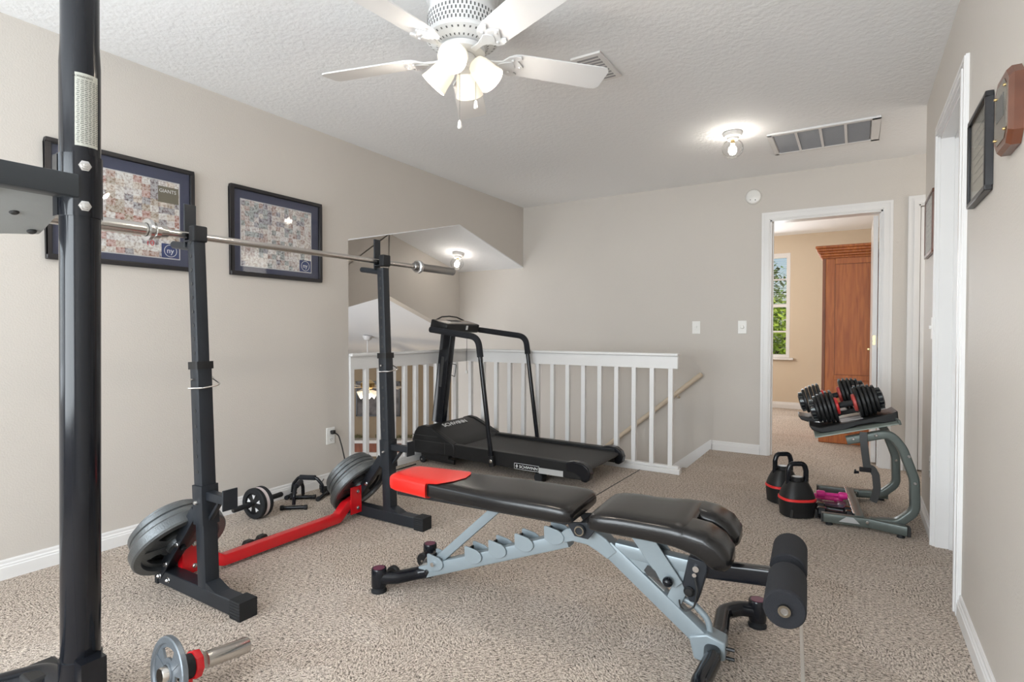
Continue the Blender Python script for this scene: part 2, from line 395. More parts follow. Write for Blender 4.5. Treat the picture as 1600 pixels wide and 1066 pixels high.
# right wall (ends in a corner; hall runs on behind it)
b = MB(); xa, xb = WX, WX+.12
b.box(xa, xb, -2.2, 2.47, 0, H); b.box(xa, xb, 2.47, 3.22, 2.05, H); b.box(xa, xb, 3.22, 3.897, 0, H); b.box(xb, 4.7, 3.777, 3.897, 0, H)
struct(b.build('wall_right', WALL, smooth=0))
MB().box(4.7, 4.82, 3.777, D+.12, -.22, H).build('wall_hall', WALL, smooth=0)['kind'] = 'structure'
b = MB(); b.box(-.12, .40, -2.32, -2.2, -.22, H); b.box(3.1, WX+.12, -2.32, -2.2, -.22, H); b.box(.4, 3.1, -2.32, -2.2, -.22, .45); b.box(.4, 3.1, -2.32, -2.2, 2.25, H)
struct(b.build('wall_back', WALL, smooth=0))
def window(name, cx, w, z0, z1, y, facing, rows, cols, axis='y', th=.10):
    """window frame with sashes, muntins and panes; axis = wall normal"""
    def bx(bm, a0, a1, b0, b1, c0, c1):
        if axis == 'y': bm.box(a0, a1, b0, b1, c0, c1)
        else: bm.box(b0, b1, a0, a1, c0, c1)
    fr = MB(); t = .045
    for a0, a1, c0, c1 in ((cx-w/2, cx-w/2+t, z0, z1), (cx+w/2-t, cx+w/2, z0, z1), (cx-w/2+t, cx+w/2-t, z0, z0+t), (cx-w/2+t, cx+w/2-t, z1-t, z1)):
        bx(fr, a0, a1, y-th/2, y+th/2, c0, c1)
    o = struct(fr.build(name, TRIM, bevel=.003))
    m = MB()
    for k in range(1, rows):
        z = z0+(z1-z0)*k/rows; hh = .022 if k*2 == rows else .011
        bx(m, cx-w/2+t, cx+w/2-t, y-.02, y+.02, z-hh, z+hh)
    for k in range(1, cols):
        x = cx-w/2+w*k/cols; bx(m, x-.011, x+.011, y-.018, y+.018, z0+t, z1-t)
    m.build('muntin', TRIM, o)
    g = MB(); bx(g, cx-w/2+t, cx+w/2-t, y-.003, y+.003, z0+t, z1-t); g.build('pane', GLASS, o)
    s = MB(); bx(s, cx-w/2-.05, cx+w/2+.05, y+facing*.04, y+facing*.10, z0-.03, z0); s.build('sill', TRIM, o, bevel=.004)
    return o
window('window_1', 1.75, 2.7, .45, 2.25, -2.26, 1, 4, 3)
window('window_2', -1.0, 1.5, .85, 2.05, -.06, 1, 2, 2, 'x')

# alcove beyond the gabled opening and the living room below it
AX = -.877
b = MB()
b.prism([(2.40, zl-.035), (yp, zp), (D+.1, zr-.03), (D+.1, zr+.03), (yp, zp+.06), (2.40, zl+.03)], AX-.1, -.0005, 'yz')
struct(b.build('ceiling_alcove', CEILB, smooth=0))
b = MB()
b.prism([(2.40, 1.064), (3.834, 1.437), (3.834, zp-.002), (yp, zp-.002), (2.40, zl-.037)][:3]+[(3.857, zp), (2.40, zl-.03)], AX-.10, AX, 'yz')
b.prism([(3.834, 1.437), (D+.02, 1.025), (D+.02, zr-.005), (3.857, zp)], AX-.10, AX, 'yz')
struct(b.build('wall_alcove', WALL, smooth=0))
MB().box(AX-.1, -.121, 2.41, 2.53, -2.7, zl).build('wall_alcove_side', WALL, smooth=0)['kind'] = 'structure'
# lower vault: ridge along x at y=3.834, falling away on both sides
b = MB(); s_ = .2627
b.prism([(3.834, 1.437), (5.0, 1.437-s_*1.166), (5.0, 1.50-s_*1.166), (3.834, 1.50)], -7.2, AX-.1, 'yz')
b.prism([(5.0, 1.437-s_*1.166), (5.14, 1.437-s_*1.306), (5.14, 1.50-s_*1.306), (5.0, 1.50-s_*1.166)], -7.2, -1.0, 'yz')
b.prism([(5.14, 1.437-s_*1.306), (10.6, 1.437-s_*6.766), (10.6, 1.50-s_*6.766), (5.14, 1.50-s_*1.306)], -7.2, .5, 'yz')
b.prism([(-.2, 1.437-.26*4.034), (3.834, 1.437), (3.834, 1.50), (-.2, 1.50-.26*4.034)], -7.2, AX-.1, 'yz')
struct(b.build('ceiling_living_room', CEILB, smooth=0))
DW = planeM((-4.29, 7.21, 0), rt0, (0, 0, 1))     # diagonal fireplace wall, local x along the wall, local y up
b = MB(); b.box(-3.4, 5.5, -2.7, .9, -.1, 0); b.xf(DW)
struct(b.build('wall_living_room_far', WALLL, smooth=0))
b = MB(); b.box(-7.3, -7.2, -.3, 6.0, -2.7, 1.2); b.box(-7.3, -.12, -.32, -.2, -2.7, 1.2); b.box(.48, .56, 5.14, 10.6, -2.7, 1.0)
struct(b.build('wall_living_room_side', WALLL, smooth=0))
b = MB(); b.box(-7.3, 2.0, -.3, 10.6, -2.8, -2.7); struct(b.build('floor_living_room', CARPET, smooth=0))

# bedroom shell
b = MB(); yb0 = 8.42
b.box(.5, 1.44, yb0, yb0+.12, 0, H); b.box(2.34, 4.5, yb0, yb0+.12, 0, H); b.box(1.44, 2.34, yb0, yb0+.12, 0, .715); b.box(1.44, 2.34, yb0, yb0+.12, 2.19, H)
b.box(.5, .6, D+.12, yb0, 0, H); b.box(4.4, 4.5, D+.12, yb0, 0, H)
struct(b.build('wall_bedroom', WALLC, smooth=0))
w3 = window('window_3', 1.89, .90, .715, 2.19, 8.47, -1, 4, 2)
bl = MB()
for k in range(24):
    z = 2.12-k*.026; bl.box(1.49, 2.29, 8.425, 8.440, z-.0012, z+.0012)
bl.box(1.49, 2.29, 8.42, 8.445, 2.125, 2.145); o = bl.build('blind_slats', WHITEP, w3); o['kind'] = 'stuff'

def baseboard(name, pts, h=.085, t=.014):
    """profiled board along a wall line; pts = ((x,y),(x,y)), board grows to the left of the direction"""
    (xa, ya), (xb, yb) = pts; d = Vector((xb-xa, yb-ya, 0)); L = d.length; d.normalize(); n = Vector((-d.y, d.x, 0))
    prof = [(0, 0), (t, 0), (t, h*.62), (t*.78, h*.66), (t*.78, h*.74), (t*.5, h*.80), (t*.5, h*.92), (t*.3, h), (0, h)]
    m = MB(); vs = []; k = len(prof)
    for s in (0, L):
        for a, z in prof: vs.append(Vector((xa, ya, 0))+d*s+n*a+Vector((0, 0, z)))
    m.add(vs, [tuple(range(k)), tuple(range(k, 2*k))[::-1]]+[(i, i+k, (i+1) % k+k, (i+1) % k) for i in range(k)])
    return struct(m.build(name, TRIM, smooth=0))
baseboard('baseboard_left', ((0, y1), (0, -2.2)))
baseboard('baseboard_far', ((2.42, D), (2.015, D)))
baseboard('baseboard_far_middle', ((3.45, D), (3.37, D)))
baseboard('baseboard_right', ((WX, -2.2), (WX, 2.40)))
baseboard('baseboard_right_far', ((WX, 3.29), (WX, 3.897)))
baseboard('baseboard_back', ((0, -2.2), (WX, -2.2)))
baseboard('baseboard_bedroom', ((4.4, yb0), (.6, yb0)), .09)
# sloping skirt along the stair wall
b = MB(); b.prism([(2.02, .085), (2.0, .085), (-.3, -1.755), (-.3, -1.90), (2.0, -.06), (2.02, 0)], D-.014, D, 'xz')
struct(b.build('trim_1', TRIM, smooth=0))
b = MB(); b.box(-.02, 2.0, 3.985, 3.999, -.22, -.001); b.box(-.134, -.12, y1, 3.985, -.22, -.001)
struct(b.build('trim_2', TRIM, smooth=0))

def casing(m, axis, at, side, a0, a1, h, w=.068, t=.017):
    """three-sided moulded door casing around opening a0..a1"""
    for (off, ww, t0, t1) in ((0, w, 0, t*.6), (w*.12, w*.30, t*.6, t), (w*.70, w*.24, t*.6, t*.8)):
        c0, c1 = sorted((at+side*t0, at+side*t1))
        for s0, s1, z0, z1 in ((a0-off-ww, a0-off, 0, h+off), (a1+off, a1+off+ww, 0, h+off), (a0-off-ww, a1+off+ww, h+off, h+off+ww)):
            if axis == 'y': m.box(s0, s1, c0, c1, z0, z1)
            else: m.box(c0, c1, s0, s1, z0, z1)
def door_struct(name): 
    o = bpy.data.objects.new(name, None); COL.objects.link(o); o['kind'] = 'structure'; return o
d1 = door_struct('door_1')
m = MB(); casing(m, 'y', D, -1, 2.489, 3.30, 2.045); m.build('casing', TRIM, d1, smooth=0)
m = MB(); casing(m, 'y', D+.12, 1, 2.489, 3.30, 2.045); m.build('casing', TRIM, d1, smooth=0)
m = MB(); m.box(2.475, 2.489+.012, D, D+.12, 0, 2.045); m.box(3.288, 3.31, D, D+.12, 0, 2.045); m.box(2.475, 3.31, D, D+.12, 2.033, 2.055)
m.box(2.489+.012, 2.489+.022, D+.05, D+.07, 0, 2.03); m.box(3.278, 3.288, D+.05, D+.07, 0, 2.03); m.build('jamb', TRIM, d1, smooth=0)
slab = MB().box(3.240, 3.275, D+.125, D+.90, .012, 2.025).build('door_slab', TRIM, d1, bevel=.002)
MB().box(3.245, 3.262, D+.1215, D+.1245, .975, 1.05).build('latch_plate', BRASS, slab, label='small brass latch plate on the door edge')
for z in (.25, 1.0, 1.8): MB().cyl((3.283, D+.128, z-.045), (3.283, D+.128, z+.045), .006, n=10).build('hinge', BRASS, d1)
d2 = door_struct('door_2')
m = MB(); casing(m, 'y', D, -1, 3.53, 4.32, 2.06); m.build('casing', TRIM, d2, smooth=0)
m = MB(); m.box(3.515, 3.540, D, D+.12, 0, 2.07); m.box(4.31, 4.335, D, D+.12, 0, 2.07); m.box(3.53, 4.32, D, D+.12, 2.05, 2.07); m.build('jamb', TRIM, d2, smooth=0)
s2 = MB().box(3.545, 4.306, D+.03, D+.065, .01, 2.045).build('door_slab', TRIM, d2, bevel=.002)
MB().lathe([(.0, .0), (.026, .0), (.026, .006), (.010, .010), (.010, .03), (.024, .038), (.026, .052), (.018, .062), (0, .064)], (3.61, D+.03, .95), (0, -1, 0), 16).build('door_knob', BRASS, s2)
d3 = door_struct('door_3')
m = MB(); casing(m, 'x', WX, -1, 2.47, 3.22, 2.05, t=.020); m.build('casing', TRIM, d3, smooth=0)
m = MB(); m.box(WX, WX+.12, 2.455, 2.482, 0, 2.06); m.box(WX, WX+.12, 3.208, 3.235, 0, 2.06); m.box(WX, WX+.12, 2.47, 3.22, 2.038, 2.06)
m.box(WX+.055, WX+.07, 2.482, 2.492, 0, 2.038); m.box(WX+.055, WX+.07, 3.198, 3.208, 0, 2.038); m.box(WX+.055, WX+.07, 2.482, 3.208, 2.028, 2.038); m.build('jamb', TRIM, d3, smooth=0)
MB().box(WX+.075, WX+.11, 2.485, 3.205, .01, 2.032).build('door_slab', TRIM, d3, bevel=.002)

# staircase going down towards the left behind the balustrade
st = bpy.data.objects.new('staircase', None); COL.objects.link(st); st['kind'] = 'structure'
for k in range(13):
    x1_ = 2.0-.245*k; z1_ = -.196*(k+1)
    MB().box(x1_-.245, x1_, 4.02, D-.016, z1_-.20, z1_).build('step', CARPET, st, smooth=0)

# balustrade: top rail, fascia, shoe and balusters
rl = thing('balustrade', 'white painted wooden stair balustrade with square balusters', 'railing', (0, 3.956, 0))
yr = 3.956
m = MB(); m.box(-.035, 1.995, yr-.038, yr+.038, .893, .915); m.box(-.038, .038, y1+.002, yr-.038, .893, .915); m.build('handrail_cap', TRIM, rl, bevel=.005)
m = MB(); m.box(-.016, 1.99, yr-.018, yr+.018, .797, .893); m.box(-.018, .018, y1+.002, yr-.018, .797, .893); m.build('fascia', TRIM, rl, bevel=.002)
m = MB(); m.box(-.03, 2.012, yr-.03, yr+.03, 0, .04); m.box(-.02, 2.0, yr-.022, yr+.022, .04, .060); m.box(-.03, .03, y1+.002, yr-.03, 0, .04); m.box(-.022, .022, y1+.002, yr-.03, .04, .06); m.build('shoe_rail', TRIM, rl, bevel=.003)
bz = MB().box(-.0175, .0175, -.0175, .0175, .058, .799).build('baluster', TRIM, rl, local=True, bevel=.002)
bz.location = (1.936, 0, 0); first = True
pos = [(1.936-.1445*k, 0.) for k in range(1, 14)]+[(0., y) for y in (2.553-yr, 2.697-yr, 2.84-yr, 2.985-yr, 3.118-yr, 3.25-yr, 3.385-yr, 3.52-yr, 3.66-yr, 3.80-yr)]
for x, y in pos:
    c = bz.copy(); COL.objects.link(c); c.parent = rl; c.location = (x, y, 0)
hr = thing('stair_handrail', 'round cream handrail on brackets sloping down the stair wall', 'handrail', (1.93, 4.95, .684))
MB().tube([(1.935, 4.945, .692), (1.0, 4.945, -.085), (-.2, 4.945, -1.08)], .021).build('rail', WALLC, hr)
for x in (1.72, .95, .1):
    z = .692-(1.935-x)*.8305; MB().tube([(x, 4.945, z-.02), (x, 4.95, z-.05), (x, 5.01, z-.055)], .007, .02, 8).build('bracket', WALLC, hr)

# ------------------------------------------------------------------ wall plates, detector, vents
def plate(name, o, n, u, label, cat, kind):
    """electrical plate: o centre, n normal, u horizontal direction"""
    n = Vector(n); u = Vector(u); t = thing(name, label, cat, o)
    Mx = planeM(o, u, (0, 0, 1))
    q = MB().box(-.036, .036, -.058, .058, 0, .006); q.xf(planeM(o, u, (0, 0, 1)) if u.cross(Vector((0, 0, 1))).dot(n) > 0 else planeM(o, -u, (0, 0, 1)))
    MM = planeM(o, u if u.cross(Vector((0, 0, 1))).dot(n) > 0 else -u, (0, 0, 1))
    q.build('cover_plate', WHITEP, t, bevel=.002)
    if kind == 'outlet':
        for s in (-1, 1):
            q = MB().box(-.017, .017, s*.026-.014, s*.026+.014, .006, .0085).xf(MM).build('socket', WHITEP, t, bevel=.002)
            h = MB(); h.box(-.008, -.005, s*.026-.002, s*.026+.008, .0085, .0092); h.box(.005, .008, s*.026-.002, s*.026+.008, .0085, .0092); h.cyl((0, s*.026-.008, .0085), (0, s*.026-.008, .0092), .003, n=8)
            h.xf(MM).build('slots', DARKL, q)
    elif kind == 'toggle':
        MB().box(-.005, .005, -.004, .014, .006, .018).xf(MM).build('toggle', WHITEP, t, bevel=.001)
        MB().box(-.012, .012, -.02, .022, .006, .007).xf(MM).build('surround', WHITEP, t)
    else:
        q = MB(); q.lathe([(.016, 0), (.016, .004), (.012, .014), (0, .015)], (0, 0, .006)); q.xf(MM).build('dimmer_knob', WHITEP, t)
    return t
plate('light_switch', (1.869, D, 1.118), (0, -1, 0), (1, 0, 0), 'white switch plate on far wall, nearer the balustrade', 'switch', 'toggle')
plate('light_switch', (2.269, D, 1.121), (0, -1, 0), (1, 0, 0), 'white dimmer plate on far wall, beside the bedroom door', 'switch', 'dimmer')
plate('wall_outlet', (0, 2.364, .344), (1, 0, 0), (0, 1, 0), 'white outlet on left wall with black plug in it', 'outlet', 'outlet')
plate('light_switch', (WX, 3.42, 1.10), (-1, 0, 0), (0, 1, 0), 'white switch plate on right wall past the door', 'switch', 'toggle')
plate('wall_outlet', (WX, 3.40, .36), (-1, 0, 0), (0, 1, 0), 'white outlet low on right wall past the door', 'outlet', 'outlet')
pc = thing('power_lead', 'black power lead plugged in and running down behind plates', 'cord', (.02, 2.37, .345))
MB().box(.0095, .034, 2.357, 2.385, .356, .384).build('plug', CORD, pc, bevel=.004)
MB().tube([(.03, 2.375, .368), (.045, 2.40, .345), (.05, 2.425, .26), (.052, 2.46, .12), (.07, 2.52, .012), (.12, 2.8, .006), (.12, 3.12, .006)], .0045, .05, 8).build('cable', CORD, pc)
t = thing('smoke_detector', 'round white smoke detector high on far wall', 'detector', (2.352, D, 2.262))
MB().lathe([(.066, 0), (.066, .012), (.058, .026), (.045, .032), (0, .033)], (2.352, D, 2.262), (0, -1, 0), 32).build('housing', WHITEP, t)
q = MB(); q.cyl((2.33, D-.031, 2.235), (2.33, D-.0335, 2.235), .004, n=10); q.cyl((2.37, D-.031, 2.23), (2.37, D-.0335, 2.23), .005, n=10); q.build('indicator', DARKL, t)
# return air vent in the ceiling
vx0, vx1, vy0, vy1 = 2.59, 3.25, 3.93, 4.42
t = thing('return_air_vent', 'large white four panel return vent in the ceiling', 'vent', ((vx0+vx1)/2, (vy0+vy1)/2, H))
q = MB(); z0, z1 = H-.014, H
for a, c, e, g_ in ((vx0, vx1, vy0, vy0+.03), (vx0, vx1, vy1-.03, vy1), (vx0, vx0+.03, vy0, vy1), (vx1-.05, vx1, vy0, vy1)): q.box(a, c, e, g_, z0, z1)
q.build('vent_frame', TRIM, t, bevel=.002)
pw = (vx1-.05-vx0-.03)/4
for k in range(4):
    x0 = vx0+.03+pw*k; MB().box(x0+.004, x0+pw-.004, vy0+.03, vy1-.03, H-.003, H-.001).build('filter_panel', GRILL, t)
    if k: MB().box(x0-.008, x0+.008, vy0+.03, vy1-.03, H-.013, H-.001).build('divider', TRIM, t)
    q = MB()
    for j in range(26):
        y = vy0+.036+j*(vy1-vy0-.072)/25; q.box(x0+.008, x0+pw-.008, y-.001, y+.001, H-.011, H-.003)
    o = q.build('louvre', GRILL, t); o['kind'] = 'stuff'
t = thing('ceiling_register', 'small white air register in ceiling beside fan blade', 'vent', (2.0, 2.40, H))
MB().box(1.90, 2.06, 2.26, 2.56, H-.012, H).build('register_frame', TRIM, t, bevel=.003)
q = MB()
for k in range(9): q.box(1.925, 2.035, 2.285+k*.029, 2.30+k*.029, H-.0135, H-.012)
o = q.build('slots', GRILL, t)

# flush globe lights
def globe_light(loc, label, lean=(0, 0, -1), pw=9):
    t = thing('globe_light', label, 'light', loc); a = Vector((0, 0, -1)); o = Vector(loc)
    MB().lathe([(.062, -.005), (.064, .012), (.055, .028), (.040, .036), (.036, .050), (0, .050)], loc, lean, 28).build('base', WHITEP, t)
    MB().lathe([(.034, .046)]+[(.070*sin(x), .110-.066*cos(x)) for x in [R(30+15*k) for k in range(11)]], loc, lean, 28).build('globe', GLOBE, t)
    d = Vector(lean).normalized()
    MB().cyl(o+d*.046, o+d*.075, .013, n=12).build('socket', BRASS, t)
    MB().lathe([(0, .072), (.012, .076), (.014, .09), (.026, .115), (.027, .13), (.018, .148), (0, .155)], loc, lean, 16).build('bulb', BULB, t)
    pl = point('lamp_light', o+d*.115, pw, .03, (1, .93, .84)); return t
globe_light((2.398, 3.769, H), 'clear globe ceiling light near the return vent', pw=13)
globe_light((-.48, 4.47, 1.907), 'clear globe light on sloped ceiling over the stairs', (0, -.24, -1), 8)

# ------------------------------------------------------------------ ceiling fan
FC = Vector((1.753, 1.566, 0))
fan = thing('ceiling_fan', 'white five blade hugger ceiling fan with tulip light kit', 'ceiling fan', (FC.x, FC.y, H))
MB().lathe([(.130, -.001), (.146, -.008), (.146, -.022), (.132, -.034), (.130, -.060), (.138, -.078), (.1405, -.090), (.1405, -.165), (.146, -.172), (.146, -.184), (.118, -.200), (.080, -.212), (0, -.212)], (FC.x, FC.y, H), n=56).build('motor_housing', FAN, fan)
q = MB()
for k in range(54):
    a = 2*PI*k/54
    for r_, z in enumerate((-.104, -.122, -.140, -.156)):
        Mx = Matrix.Translation((FC.x, FC.y, H+z)) @ Matrix.Rotation(a+(r_ % 2)*PI/54, 4, 'Z'); q.prism([(0, -.007), (.0032, 0), (0, .007), (-.0032, 0)], .1400, .1412, 'yz') if False else q.box(.1400, .1414, -.0030, .0030, -.0062, .0062, Mx)
o = q.build('housing_grille', FAND, fan); o['kind'] = 'stuff'
q = MB()
for k in range(36):
    Mx = Matrix.Translation((FC.x, FC.y, H-.2005)) @ Matrix.Rotation(2*PI*k/36, 4, 'Z') @ Matrix.Rotation(R(26.), 4, 'Y'); q.box(.045, .080, -.0032, .0032, -.004, .004, Mx) if False else None
    a = 2*PI*k/36; c, s_2 = cos(a), sin(a); t_ = Vector((-s_2, c, 0))*.0034
    A_ = Vector((FC.x+c*.138, FC.y+s_2*.138, H-.1895)); B_ = Vector((FC.x+c*.098, FC.y+s_2*.098, H-.2075))
    q.add([A_-t_, A_+t_, B_+t_*.8, B_-t_*.8], [(0, 1, 2, 3)])
o = q.build('lower_vents', FAND, fan); o['kind'] = 'stuff'
MB().lathe([(.070, -.208), (.092, -.216), (.092, -.236), (.070, -.244), (.0, -.244)], (FC.x, FC.y, H), n=40).build('flywheel', FAN, fan)
MB().lathe([(.040, -.240), (.052, -.246), (.056, -.262), (.054, -.285), (.042, -.300), (.0, -.304)], (FC.x, FC.y, H), n=32).build('switch_housing', FAN, fan)
BZ = 2.197
def blade():
    outline = []
    prof = [(.186, .020), (.192, .040), (.208, .056), (.235, .063), (.30, .065), (.45, .068), (.605, .072), (.625, .068), (.638, .050)]
    pts = [(x, w) for x, w in prof]+[(x, -w) for x, w in prof[::-1]]
    q = MB(); q.prism(pts, -.003, .003, 'xy'); return q
def iron():
    q = MB()
    q.prism([(.085, .012), (.135, .011), (.165, .020), (.185, .050), (.21, .062), (.235, .060), (.245, .046), (.228, .034), (.246, .018), (.262, 0), (.246, -.018), (.228, -.034), (.245, -.046), (.235, -.060), (.21, -.062), (.185, -.050), (.165, -.020), (.135, -.011), (.085, -.012)], -.011, -.003, 'xy')
    q.prism([(.150, .006), (.17, .02), (.20, .03), (.215, .018), (.225, 0), (.215, -.018), (.20, -.03), (.17, -.02), (.150, -.006)], -.015, -.011, 'xy')
    for a, c in ((.205, .036), (.205, -.036), (.245, 0)): q.cyl((a, c, -.016), (a, c, -.003), .006, n=10)
    return q
for k in range(5):
    a = R(50-72*k)
    Mx = Matrix.Translation((FC.x, FC.y, BZ)) @ Matrix.Rotation(a, 4, 'Z') @ Matrix.Rotation(R(-12), 4, 'X')
    blade().xf(Mx).build('blade', FAN, fan, bevel=.001, seg=1)
    iron().xf(Mx).build('blade_iron', FAN, fan, bevel=.002, seg=1)
# light kit: arms with tulip shades
for k, (az, tilt) in enumerate(((-68, 60), (22, 42), (112, 42), (-158, 42))):
    a = R(az); d = Vector((cos(a)*sin(R(tilt)), sin(a)*sin(R(tilt)), -cos(R(tilt))))
    o = Vector((FC.x, FC.y, 2.182))+Vector((cos(a), sin(a), 0))*.040
    MB().cyl(o, o+d*.04, .016, .020, 14).build('lamp_arm', FAN, fan)
    sh = MB().lathe([(.024, .020), (.036, .026), (.044, .045), (.048, .070), (.052, .100), (.058, .125), (.0555, .125), (.049, .100), (.045, .070), (.040, .046), (.030, .032)], o, d, 24)
    so_ = sh.build('lamp_shade', SHADE, fan)
    MB().sphere(o+d*.078, .028, n=14, m=8).build('bulb', BULB, so_)
    point('lamp_light', o+d*.112, 5.0, .03, (1, .90, .79))
for (dx, dy, z1_, nm) in ((-.014, .0, 1.912, 0), (.052, .02, 1.985, 1)):
    x, y = FC.x+dx, FC.y+dy
    ch = MB().cyl((x, y, 2.15), (x, y, z1_+.025), .0012, n=6).build('pull_chain', STEEL, fan)
    MB().lathe([(.002, .03), (.006, .024), (.009, 0), (.005, -.006), (0, -.006)], (x, y, z1_), n=12).build('pull', WHITEP, ch)

# ------------------------------------------------------------------ pictures
def framed(ya, yb, za, zb, label, fr, mtl, inset):
    t = thing('framed_collage', label, 'picture', (0, (ya+yb)/2, za))
    w = .022
    f = MB()
    for a, c, e, g_ in ((ya, yb, za, za+w), (ya, yb, zb-w, zb), (ya, ya+w, za+w, zb-w), (yb-w, yb, za+w, zb-w)): f.box(0.001, .028, a, c, e, g_)
    f.build('frame', FRAMEB, t, bevel=.003)
    MB().box(.002, .012, ya+w, yb-w, za+w, zb-w).build('mat_board', NAVY, t)
    l, r_, bt, tp = inset
    e = MB(); e.box(.012, .0128, ya+l-.005, yb-r_+.005, za+bt-.005, zb-tp+.005); e.build('fillet', SILVERE, t)
    pr_ = MB().box(.0128, .0135, ya+l, yb-r_, za+bt, zb-tp).build('print', mtl, t)
    MB().box(.019, .021, ya+w, yb-w, za+w, zb-w).build('glass', GLASS, t)
    # logo square in the lower corner nearest the stairs
    lo = MB().box(.0135, .0140, yb-r_-.090, yb-r_-.001, za+bt+.001, za+bt+.076).build('logo_panel', mat('dark_blue_print', (.03, .05, .16), .5), t)
    cy, cz = yb-r_-.045, za+bt+.039
    MB().lathe([(.030, 0), (.0325, 0), (.0325, .0008), (.030, .0008)], (.0140, cy, cz), (1, 0, 0), 32, closed=True).build('ring', WHITEL, lo)
    text('ny', .040, WHITEL, lo, planeM((.0142, cy-.020, cz-.012), (0, 1, 0), (0, 0, 1)), ext=.0003)
    return t
p1 = framed(.763, 1.422, 1.402, 1.952, 'wide black-framed photo collage with navy mat behind the pole', 0, COLL1, (.090, .077, .062, .086))
hp = MB().box(.0135, .0139, 1.240, 1.343, 1.755, 1.840).build('headline_panel', mat('olive_gold_print', (.16, .14, .10), .5), p1)
text('GIANTS', .026, WHITEL, hp, planeM((.0140, 1.245, 1.808), (0, 1, 0), (0, 0, 1)), ext=.0003, sx=.95)
text('10', .042, mat('red_print', (.6, .03, .04), .5), p1, planeM((.0142, 1.178, 1.520), (0, 1, 0), (0, 0, 1)), ext=.0003)
MB().box(.0136, .0139, 1.10, 1.24, 1.598, 1.607).build('caption_strip', WHITEL, p1)
framed(1.631, 2.280, 1.408, 1.941, 'black-framed collage with navy mat right of the other', 0, COLL2, (.070, .083, .062, .078))

# right wall: certificates and plaque
def rframe(ya, yb, za, zb, w, fm, label, dep=.022):
    t = thing('framed_certificate', label, 'picture', (WX, (ya+yb)/2, za)); X = WX
    f = MB()
    for a, c, e, g_ in ((ya, yb, za, za+w), (ya, yb, zb-w, zb), (ya, ya+w, za+w, zb-w), (yb-w, yb, za+w, zb-w)): f.box(X-dep, X-.001, a, c, e, g_)
    f.build('frame', fm, t, bevel=.003)
    MB().box(X-dep-.0012, X-dep+.004, ya+w-.003, yb-w+.003, za+w-.003, zb-w+.003).build('fillet', SILVERE, t) if False else None
    MB().box(X-.012, X-.004, ya+w, yb-w, za+w, zb-w).build('paper', PAPER, t)
    q = MB()
    for k in range(7): 
        z = zb-w-.05-k*(zb-za-2*w-.08)/7; q.box(X-.0125, X-.012, ya+w+.04, yb-w-.04-.02*(k % 3), z, z+.004)
    q.build('printed_lines', DARKL, t)
    MB().box(X-.017, X-.015, ya+w, yb-w, za+w, zb-w).build('glass', GLASS, t)
rframe(1.945, 2.262, 1.512, 1.815, .016, FRAMEB, 'black-framed certificate on right wall beside wooden plaque')
rframe(3.36, 3.735, 1.500, 1.832, .018, WALNUT, 'brown-framed certificate on right wall beyond the door', .018)
t = thing('award_plaque', 'wooden cut-corner plaque with metal plate on right wall', 'plaque', (WX, 1.65, 1.55))
def octa(y0, y1_, z0, z1_, c): return [(y0+c, z0), (y1_-c, z0), (y1_, z0+c*.45), (y1_, z1_-c*.45), (y1_-c, z1_), (y0+c, z1_), (y0, z1_-c*.45), (y0, z0+c*.45)]
fy = [(1.560, 1.716), (1.587, 1.731), (1.702, 1.741), (1.732, 1.713), (1.731, 1.597), (1.69, 1.555), (1.60, 1.552), (1.562, 1.585)]
b_ = [(1.582, 1.729), (1.615, 1.757), (1.725, 1.757), (1.765, 1.727), (1.765, 1.590), (1.725, 1.555), (1.61, 1.555), (1.582, 1.585)]
q = MB(); n = 8
vs = [(WX-.001, y, z) for y, z in b_]+[(WX-.020, y, z) for y, z in b_]+[(WX-.030, 1.6735+(y-1.6735)*.90, 1.656+(z-1.656)*.92) for y, z in b_]
fs = [tuple(range(8)), tuple(range(16, 24))]+[(i+k*8, (i+1) % 8+k*8, (i+1) % 8+8+k*8, i+8+k*8) for k in (0, 1) for i in range(8)]
q.add(vs, fs).build('plaque_board', WALNUT, t, smooth=20)
q = MB(); q.prism([(1.6735+(y-1.6735)*.74, 1.656+(z-1.656)*.76) for y, z in b_], WX-.032, WX-.030, 'yz'); q.build('metal_plate', PEWTER, t)
MB().box(WX-.0327, WX-.032, 1.635, 1.715, 1.640, 1.700).build('engraved_panel', PEWTERD, t)
for y in (1.618, 1.73):
    for z in (1.60, 1.712): MB().sphere((WX-.033, y, z), .004, n=10, m=6).build('stud', BRASS, t)

